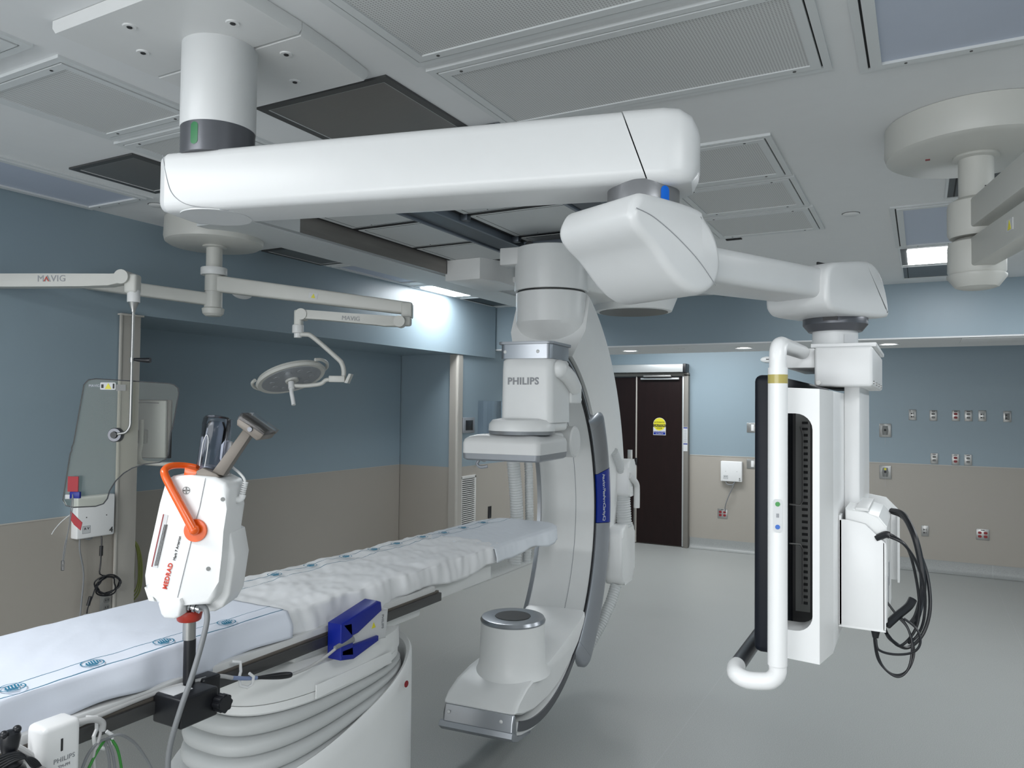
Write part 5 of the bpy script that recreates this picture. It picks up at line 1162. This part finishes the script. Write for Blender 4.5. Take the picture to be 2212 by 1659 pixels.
G2 = 'linen sheets on the patient table'
sa_ = cloth('linen_sheet', 'bluish-white sheet with green-blue printed border nearest the camera end', 0.15, 1.70, -2.155, -1.692, 1.122, 1.036, 1.05, 'sheet_a', 0.0032, 5.0, 1.3, G2, bil=0.020)
sb_ = cloth('linen_sheet', 'crumpled white sheet in the middle of the table', 1.66, 3.05, -2.145, -1.700, 1.116, 1.030, 1.05, 'sheet_b', 0.0085, 8.0, 4.7, G2, dy=0.008)
sc_ = cloth('linen_sheet', 'thin pale blue sheet over the far rounded table end', 2.95, 3.74, -2.15, -1.685, 1.113, 1.045, 1.045, 'sheet_c', 0.0035, 9.0, 8.1, G2, end_round=True, dy=0.008)
# gathered corner of the far sheet
e_ = MB(); rows = []
for j in range(9):
    q = j / 8; row = []
    for i in range(25):
        s_ = i / 24; x = -2.05 + 0.24 * s_; y = 3.742 + 0.012 * math.sin(q * PI / 2); z = 1.108 - 0.062 * q
        x += 0.006 * math.sin(i * 1.9) * q; y += 0.008 * math.sin(i * 2.3) * q
        row.append((x, y, z))
    rows.append(row)
e_.loft(rows, closed=False, cap=False).build('hem_end', 'sheet_c', sc_, angle=180)
def emblem(x, y, z, parent, sc=1.0, mt='text_teal'):
    m_ = Matrix.Translation((x, y, z)) @ Matrix.Rotation(PI / 2 - 0.35, 4, 'Z') @ Matrix.Diagonal((sc, sc, 1, 1))
    bb = MB(m_)
    ro = [(0.026 * math.cos(a), 0.0270 * math.sin(a)) for a in [2 * PI * i / 28 for i in range(28)]]
    bb.loft([[(x_ * k_, y_ * k_, 0.0012) for x_, y_ in ro] for k_ in (1.0, 0.89)], cap=False)
    for i, (xx, h0, h1) in enumerate(((-0.012, -0.008, 0.006), (-0.006, -0.008, 0.012), (0.000, -0.008, 0.017), (0.006, -0.008, 0.019), (0.012, -0.006, 0.015), (0.017, -0.004, 0.009))):
        bb.box(xx - 0.0016, xx + 0.0016, h0 + 0.004, h1, 0.0008, 0.0014)
    for i in range(3): bb.box(-0.016 + i * 0.002, 0.012 - i * 0.002, -0.0085 - i * 0.005, -0.0060 - i * 0.005, 0.0008, 0.0014)
    return bb.build('printed_emblem', mt, parent, flat=True)
for y in (0.38, 0.565, 0.75, 0.938, 1.117, 1.308, 1.509): emblem(-1.7255, y, 1.1245, sa_)
for y in (1.83, 2.016, 2.198, 2.40, 2.58, 2.74, 2.94): emblem(-2.062, y, 1.1235, sb_)
for y in (3.12, 3.30, 3.497): emblem(-2.062, y, 1.118, sc_)

# ================================================================== contrast injector on its pole
t = thing('contrast_injector', 'white contrast injector with orange handle clamped upright to the table rail', 'injector', cf(-0.815, 1.94, 0.98))
body = [(-0.862, 1.548), (-0.845, 1.560), (-0.80, 1.5625), (-0.740, 1.558), (-0.712, 1.545), (-0.702, 1.526), (-0.706, 1.478), (-0.713, 1.424), (-0.716, 1.364), (-0.722, 1.300), (-0.730, 1.262), (-0.745, 1.243), (-0.809, 1.241), (-0.868, 1.241), (-0.877, 1.246), (-0.884, 1.262), (-0.890, 1.278), (-0.906, 1.287), (-0.909, 1.312), (-0.897, 1.366), (-0.884, 1.430), (-0.872, 1.492)]
bd = MB(MC).prism(body, 'y', 1.885, 2.01, 0.012, 4).build('injector_body', 'white', t)
MB(MC).prism([(-0.725, 1.418), (-0.712, 1.412), (-0.700, 1.350), (-0.712, 1.255), (-0.728, 1.225), (-0.748, 1.214), (-0.79, 1.212), (-0.79, 1.25), (-0.725, 1.30)], 'y', 1.93, 2.04, 0.008, 3).build('rear_housing', 'white', t)
MB(MC).prism([(-0.866, 1.248), (-0.852, 1.262), (-0.812, 1.260), (-0.806, 1.248), (-0.812, 1.216), (-0.825, 1.210), (-0.850, 1.212), (-0.858, 1.222)], 'y', 1.872, 1.99, 0.006, 3).build('neck', 'white', t)
MB(MC).prism([(-0.908, 1.283), (-0.893, 1.279), (-0.888, 1.262), (-0.878, 1.248), (-0.896, 1.250)], 'y', 1.888, 2.0, 0.002).build('front_foot', 'grey_white', t)
MB(MC).tube([(-0.7600, 1.8838, 1.556), (-0.7725, 1.8838, 1.485), (-0.784, 1.8838, 1.44), (-0.794, 1.8838, 1.39), (-0.826, 1.8838, 1.245)], 0.0008, seg=5, smooth=False).build('shell_seam', 'text_grey', bd)
MB(MC).tube([(-0.8865, 1.930, 1.428), (-0.910, 1.93, 1.315)], 0.003, seg=6, smooth=False).tube([(-0.8735, 1.93, 1.49), (-0.8865, 1.930, 1.428)], 0.003, seg=6, smooth=False).build('screen_edge', 'text_grey', bd)
MB(MC).prism([(-0.863, 1.466), (-0.851, 1.463), (-0.874, 1.333), (-0.889, 1.336)], 'y', 1.8835, 1.8848).build('instruction_label', 'label', bd)
MB(MC).prism([(-0.863, 1.466), (-0.8605, 1.4655), (-0.8865, 1.3355), (-0.889, 1.336)], 'y', 1.8828, 1.8836).build('label_stripe', 'outlet_red', bd)
bb = MB(MC)
for i in range(3):
    o0 = 0.004 + i * 0.0032
    bb.prism([(-0.8635 + o0, 1.440), (-0.8620 + o0, 1.440), (-0.8835 + o0, 1.3385), (-0.8850 + o0, 1.3385)], 'y', 1.8828, 1.8836)
bb.build('label_lines', 'text_black', bd)
for r_, z_ in ((-0.716, 1.504), (-0.748, 1.332)):
    MB(MC).lathe([(0.0052, 1.8832), (0.0052, 1.8850)], c=(r_, 0, z_), axis='y', seg=20).build('screw_hole', 'outlet_grey', bd)
up = Vector((0.215, 0, 1)).normalized()
text('brand_lettering', 'MEDRAD', 0.0155, MC @ frame_m((-0.8475, 1.8838, 1.313), up, Vector((-1, 0, 0.215))), 'text_red', bd, sp=1.08, bold=0.0004)
text('model_lettering', 'Mark 7 Arterion', 0.0092, MC @ frame_m((-0.8265, 1.8838, 1.382), up, Vector((-1, 0, 0.215))), 'text_black', bd)
lg = MB(MC)
lm = frame_m((-0.807, 1.8836, 1.525), (1, 0, 0.03), (0, 0, 1))
ro = [(math.cos(a), math.sin(a)) for a in [2 * PI * i / 28 for i in range(28)]]
lg.loft([[(x * 0.0092, y * 0.0092, 0.0004) for x, y in ro], [(x * 0.0082, y * 0.0082, 0.0004) for x, y in ro]], cap=False, m=lm)
lg.build('round_emblem', 'text_black', bd)
for i, ch in enumerate('BAYER'):
    text('emblem_letter', ch, 0.0046, MC @ lm @ Matrix.Translation(((i - 2) * 0.0031, 0, 0.0003)), 'text_black', bd)
    if i != 2: text('emblem_letter', ch, 0.0046, MC @ lm @ Matrix.Translation((0, (2 - i) * 0.0031, 0.0003)), 'text_black', bd)
# orange handle
MB(MC).lathe([(0.0275, 1.878), (0.0285, 1.882), (0.0285, 1.886)], c=(-0.781, 0, 1.4265), axis='y', seg=48).build('handle_hub', 'orange', t)
MB(MC).tube([(-0.779, 1.866, 1.430), (-0.800, 1.866, 1.468), (-0.835, 1.868, 1.528), (-0.856, 1.872, 1.565), (-0.860, 1.885, 1.578), (-0.852, 1.905, 1.584), (-0.835, 1.93, 1.583), (-0.812, 1.945, 1.578), (-0.797, 1.945, 1.572)], 0.0098, seg=20, sub=8, radii=lambda u: 0.0112 - 0.0045 * u).ball((-0.779, 1.868, 1.430), 0.0135).build('carry_handle', 'orange', t)
MB(MC).prism([(-0.822, 1.560), (-0.820, 1.581), (-0.790, 1.573), (-0.782, 1.561)], 'y', 1.90, 1.97, 0.003).build('handle_root', 'orange', t)
# syringe sleeve, tilted
tl_ = (MC @ Matrix.Translation((-0.776, 1.945, 1.562)) @ Matrix.Rotation(math.radians(7.5), 4, 'Y'))
MB(tl_).lathe([(0.029, 0.0), (0.033, 0.012), (0.033, 0.100), (0.035, 0.128), (0.033, 0.142), (0.026, 0.148), (0.010, 0.150)], seg=40).build('pressure_jacket', 'smoke', t)
MB(tl_).lathe([(0.026, 0.004), (0.026, 0.118), (0.018, 0.135)], seg=32).build('syringe_barrel', 'clear', t)
MB(tl_).lathe([(0.024, 0.002), (0.024, 0.02)], seg=28).build('plunger', 'silver_matte', t)
MB(tl_).box(0.030, 0.038, -0.012, 0.012, 0.03, 0.145, 0.003).build('jacket_rib', 'smoke', t)
MB(tl_).tube([(-0.014, -0.0325, 0.02), (-0.014, -0.0325, 0.08), (-0.007, -0.0345, 0.10), (0.000, -0.035, 0.08), (0.000, -0.0345, 0.02)], 0.0012, seg=5).build('moulded_loop', 'label', t)
# grey tilting bracket with the square head
MB(MC).prism([(-0.800, 1.556), (-0.790, 1.572), (-0.775, 1.580), (-0.740, 1.566), (-0.730, 1.556)], 'y', 1.90, 1.985, 0.003).build('bracket_foot', 'board', t)
MB(MC).prism([(-0.756, 1.566), (-0.742, 1.584), (-0.672, 1.684), (-0.655, 1.668), (-0.724, 1.560)], 'y', 1.905, 1.935, 0.002).build('bracket_arm', 'board', t)
MB(MC).prism([(-0.756, 1.574), (-0.744, 1.590), (-0.690, 1.684), (-0.682, 1.678), (-0.736, 1.570)], 'y', 1.96, 1.985, 0.002).build('bracket_arm', 'board', t)
MB(MC).prism([(-0.690, 1.700), (-0.680, 1.712), (-0.618, 1.668), (-0.630, 1.653), (-0.640, 1.650), (-0.690, 1.688)], 'y', 1.895, 1.99, 0.004, 2).build('bracket_head', 'board', t)
MB(MC).prism([(-0.688, 1.706), (-0.678, 1.719), (-0.612, 1.674), (-0.620, 1.664)], 'y', 1.892, 1.993, 0.002).build('clear_cap', 'clear', t)
MB(MC).lathe([(0.006, 1.890), (0.007, 1.896)], c=(-0.655, 0, 1.678), axis='y', seg=18).build('pivot_screw', 'collar', t)
MB(MC).prism([(-0.755, 1.600), (-0.752, 1.635), (-0.742, 1.648), (-0.725, 1.642), (-0.722, 1.625), (-0.735, 1.590), (-0.750, 1.575)], 'y', 1.955, 1.975, 0.006, 3).build('heater_clip', 'white', t)
MB(MC).tube([(-0.735, 1.965, 1.595), (-0.722, 1.96, 1.578), (-0.700, 1.95, 1.564), (-0.687, 1.95, 1.548), (-0.684, 1.95, 1.53)], 0.0035, seg=10).build('heater_wire', 'white', t)
bb = MB(MC)
for i in range(7): bb.cyl((-0.6835 - i * 0.0012, 1.95, 1.541 - i * 0.0052), (-0.6840 - i * 0.0012, 1.95, 1.5375 - i * 0.0052), 0.0072, seg=14)
bb.build('strain_relief', 'white', t)
MB(MC).tube([(-0.690, 1.95, 1.508), (-0.693, 1.95, 1.500), (-0.700, 1.95, 1.495), (-0.716, 1.95, 1.497)], 0.0085, seg=14).build('plug', 'white', t)
# pole and clamp
def pc(r, f, z): return (r, f, z)
MB(MC).lathe([(0.031, 1.216), (0.033, 1.212), (0.029, 1.192), (0.026, 1.189)], c=(-0.816, 1.94, 0), seg=40).build('red_collar', 'red', t)
MB(MC).lathe([(0.0158, 1.215), (0.0158, 1.142)], c=(-0.815, 1.94, 0), seg=32).build('steel_post', 'steel', t)
MB(MC).lathe([(0.0148, 1.142), (0.0148, 1.0)], c=(-0.813, 1.94, 0), seg=32).build('black_post', 'black', t)
mcl = rz(0)
MB().box(-1.665, -1.560, 1.235, 1.345, 0.958, 1.030, 0.006, 3).build('clamp_block', 'black', t)
MB().box(-1.665, -1.615, 1.345, 1.40, 0.955, 1.035, 0.006, 3).build('clamp_jaw', 'black', t)
MB().box(-1.655, -1.600, 1.245, 1.30, 1.0295, 1.0312, 0.0).build('rating_label', 'label', t)
kb = MB()
for i in range(8):
    a = 2 * PI * i / 8
    kb.cyl((-1.558 + 0, 1.345 + 0.017 * math.cos(a), 0.99 + 0.017 * math.sin(a)), (-1.535, 1.345 + 0.017 * math.cos(a), 0.99 + 0.017 * math.sin(a)), 0.0065, seg=10)
kb.cyl((-1.56, 1.345, 0.99), (-1.533, 1.345, 0.99), 0.019).build('star_knob', 'black', t)
gl = MB(MC)
for i, (r0, f0) in enumerate(((-0.806, 0.012), (-0.800, 0.009), (-0.795, 0.0125), (-0.789, 0.009), (-0.784, 0.011))):
    gl.cyl((r0, 1.915, 1.231 - i * 0.0015), (r0 + 0.0052, 1.915, 1.230 - i * 0.0015), f0, seg=12)
gl.build('cable_gland', 'chrome', t)
MB(MC).tube([(-0.782, 1.915, 1.229), (-0.770, 1.912, 1.232), (-0.757, 1.90, 1.225), (-0.751, 1.89, 1.20), (-0.755, 1.87, 1.15), (-0.768, 1.85, 1.08), (-0.785, 1.83, 1.01), (-0.805, 1.82, 0.92), (-0.806, 1.82, 0.84), (-0.79, 1.82, 0.70), (-0.75, 1.84, 0.45), (-0.70, 1.9, 0.2), (-0.60, 1.98, 0.012)], 0.0068, seg=12).build('supply_cable', 'cable_grey', t)

# ================================================================== small things on the table rail
t = thing('ecg_module', 'flat grey-white interface module in a dark blue rubber bumper on the rail', 'module', (-1.62, 1.97, 1.0))
MB().prism([(1.895, 0.975), (2.085, 0.948), (2.095, 1.045), (1.905, 1.055)], 'x', -1.645, -1.606, 0.006, 3).build('module_body', 'label', t)
MB().prism([(1.842, 1.055), (2.02, 1.090), (2.04, 1.082), (2.045, 1.052), (1.925, 1.008), (1.89, 1.005)], 'x', -1.652, -1.594, 0.005, 3).build('blue_bumper', 'blue_rubber', t)
MB().prism([(1.842, 1.055), (1.895, 1.050), (1.905, 0.94), (1.842, 0.955)], 'x', -1.652, -1.594, 0.005, 3).build('blue_bumper', 'blue_rubber', t)
MB().prism([(1.845, 0.975), (2.03, 0.972), (2.03, 0.955), (1.905, 0.930), (1.845, 0.942)], 'x', -1.652, -1.594, 0.005, 3).build('blue_bumper', 'blue_rubber', t)
MB().prism([(2.005, 1.0), (2.025, 1.0), (2.015, 1.018)], 'x', -1.6058, -1.6045).build('warning_triangle', 'yellow', t)
text('brand_lettering', 'PHILIPS', 0.015, frame_m((-1.6045, 2.062, 1.01), (0, 0, -1), (0, 1, 0)), 'text_grey', t)
MB().tube([(-1.60, 1.90, 0.995), (-1.60, 1.87, 0.992), (-1.60, 1.82, 0.988)], 0.010, seg=12, radii=lambda u: 0.012 - 0.006 * u).build('strain_relief', 'cable_grey', t)
MB().tube([(-1.60, 1.84, 0.990), (-1.605, 1.79, 0.972), (-1.61, 1.72, 0.957), (-1.615, 1.65, 0.955)], 0.0045, seg=10).build('lead', 'cable_light', t)
MB().tube([(-1.615, 1.65, 0.955), (-1.618, 1.60, 0.966), (-1.62, 1.52, 0.985)], 0.008, seg=12, radii=lambda u: 0.005 + 0.005 * math.sin(PI * min(1, u + .15))).build('connector', 'black', t)
MB().tube([(-1.62, 1.525, 0.984), (-1.62, 1.49, 0.993), (-1.62, 1.44, 1.010)], 0.0055, seg=10).build('blue_lead_end', mat('blue_grey_cable', (0.25, 0.32, 0.52), 0.4), t)
MB().tube([(-1.62, 1.44, 1.010), (-1.625, 1.40, 1.026), (-1.632, 1.35, 1.030), (-1.66, 1.25, 1.028), (-1.655, 1.10, 1.026), (-1.645, 0.95, 1.02)], 0.0055, seg=10).build('lead', 'cable_light', t)
def hook(y, z, lb):
    t = thing('cable_hook', lb, 'hook', (-1.65, y, z), 'white plastic hooks on the table rail')
    MB().tube([(-1.652, y - 0.018, z + 0.030), (-1.640, y, z + 0.026), (-1.638, y, z + 0.0), (-1.630, y - 0.012, z - 0.010), (-1.625, y - 0.012, z - 0.032), (-1.615, y + 0.004, z - 0.040), (-1.610, y + 0.016, z - 0.034), (-1.608, y + 0.018, z - 0.014), (-1.612, y + 0.006, z - 0.002)], 0.0042, seg=8, smooth=False).build('hook_body', 'white', t)
hook(1.485, 1.010, 'white plastic cable hook holding the blue lead on the table rail')
hook(1.075, 1.005, 'white plastic cable hook holding green and grey cables at the lower left')
t = thing('cable_loop', 'thin grey and green cables drooping from the white hook at the lower left', 'cable', (-1.61, 1.085, 0.98), 'cables at the near end of the rail')
def cb(pts, mt, r=0.0032): MB().tube(pts, r, seg=8).build('cable', mt, t)
cb([(-1.61, 1.08, 0.988), (-1.60, 1.10, 0.991), (-1.60, 1.125, 0.975), (-1.60, 1.155, 0.94), (-1.60, 1.19, 0.875), (-1.60, 1.21, 0.80)], 'cable_grey')
cb([(-1.61, 1.09, 0.985), (-1.60, 1.06, 0.992), (-1.60, 1.035, 0.978), (-1.60, 1.018, 0.945), (-1.60, 1.00, 0.88)], 'cable_grey')
cb([(-1.61, 1.075, 0.985), (-1.60, 1.055, 0.975), (-1.60, 1.035, 0.945), (-1.60, 1.01, 0.89)], 'cable_green')
cb([(-1.61, 1.09, 0.985), (-1.60, 1.098, 0.965), (-1.60, 1.107, 0.935), (-1.60, 1.115, 0.89)], 'cable_green')
cb([(-1.61, 1.075, 0.985), (-1.60, 1.08, 0.95), (-1.60, 1.085, 0.89)], 'cable_grey')
cb([(-1.61, 1.083, 0.985), (-1.60, 1.09, 0.95), (-1.60, 1.10, 0.89)], 'cable_grey')
cb([(-1.61, 1.068, 1.015), (-1.60, 1.055, 0.995), (-1.60, 1.045, 0.97), (-1.60, 1.048, 0.93)], 'cable_light')
MB().tube([(-1.645, 0.99, 1.043), (-1.62, 1.02, 1.044), (-1.61, 1.05, 1.041), (-1.608, 1.068, 1.028), (-1.608, 1.068, 1.01)], 0.007, seg=10).build('cable_sleeve', 'cable_light', t)
t = thing('rail_module', 'white upright box with a slot and grey lettering at the lower left', 'module', (-1.60, 0.955, 0.9))
bx = MB().box(-1.635, -1.572, 0.918, 0.998, 0.86, 1.074, 0.012, 4).build('housing', 'white', t)
MB().box(-1.5722, -1.5705, 0.954, 0.958, 1.018, 1.043).build('slot', 'dark', bx)
text('brand_lettering', 'PHILIPS', 0.0135, frame_m((-1.5715, 0.962, 1.000), (0, 1, 0), (0, 0, 1)), 'text_grey', bx, sp=1.05)
text('model_lettering', 'TM-PM', 0.0085, frame_m((-1.5715, 0.962, 0.986), (0, 1, 0), (0, 0, 1)), 'text_grey', bx)
t = thing('joystick_module', 'steel control panel with black joystick at the bottom left corner', 'control panel', (-1.58, 0.85, 0.95))
MB().box(-1.66, -1.53, 0.70, 0.905, 0.90, 1.018, 0.008, 3).build('panel_box', 'steel', t)
MB().lathe([(0.030, 1.018), (0.028, 1.024), (0.022, 1.030), (0.024, 1.034), (0.018, 1.040), (0.020, 1.044), (0.013, 1.050), (0.013, 1.056)], c=(-1.57, 0.852, 0), seg=28).build('rubber_boot', 'black', t)
MB().lathe([(0.011, 1.05), (0.016, 1.066), (0.019, 1.086), (0.017, 1.094), (0.008, 1.098)], c=(-1.57, 0.852, 0), seg=24).ball((-1.565, 0.838, 1.096), 0.008).ball((-1.565, 0.862, 1.098), 0.008).build('joystick', 'black', t)
for i in range(5):
    MB().tube([(-1.56, 0.80 - i * 0.01, 1.025 + 0.006 * i), (-1.55, 0.85, 1.045 + 0.004 * i), (-1.545, 0.885, 1.035 - 0.004 * i), (-1.545, 0.905 + i * 0.004, 0.99), (-1.55, 0.91 + i * 0.006, 0.90)], 0.003, seg=7).build('cable', 'cable_black', t)
MB().tube([(-1.66, 0.72, 1.03), (-1.63, 0.80, 1.062), (-1.62, 0.88, 1.05), (-1.60, 0.93, 1.0)], 0.005, seg=8).build('cable', 'cable_light', t)
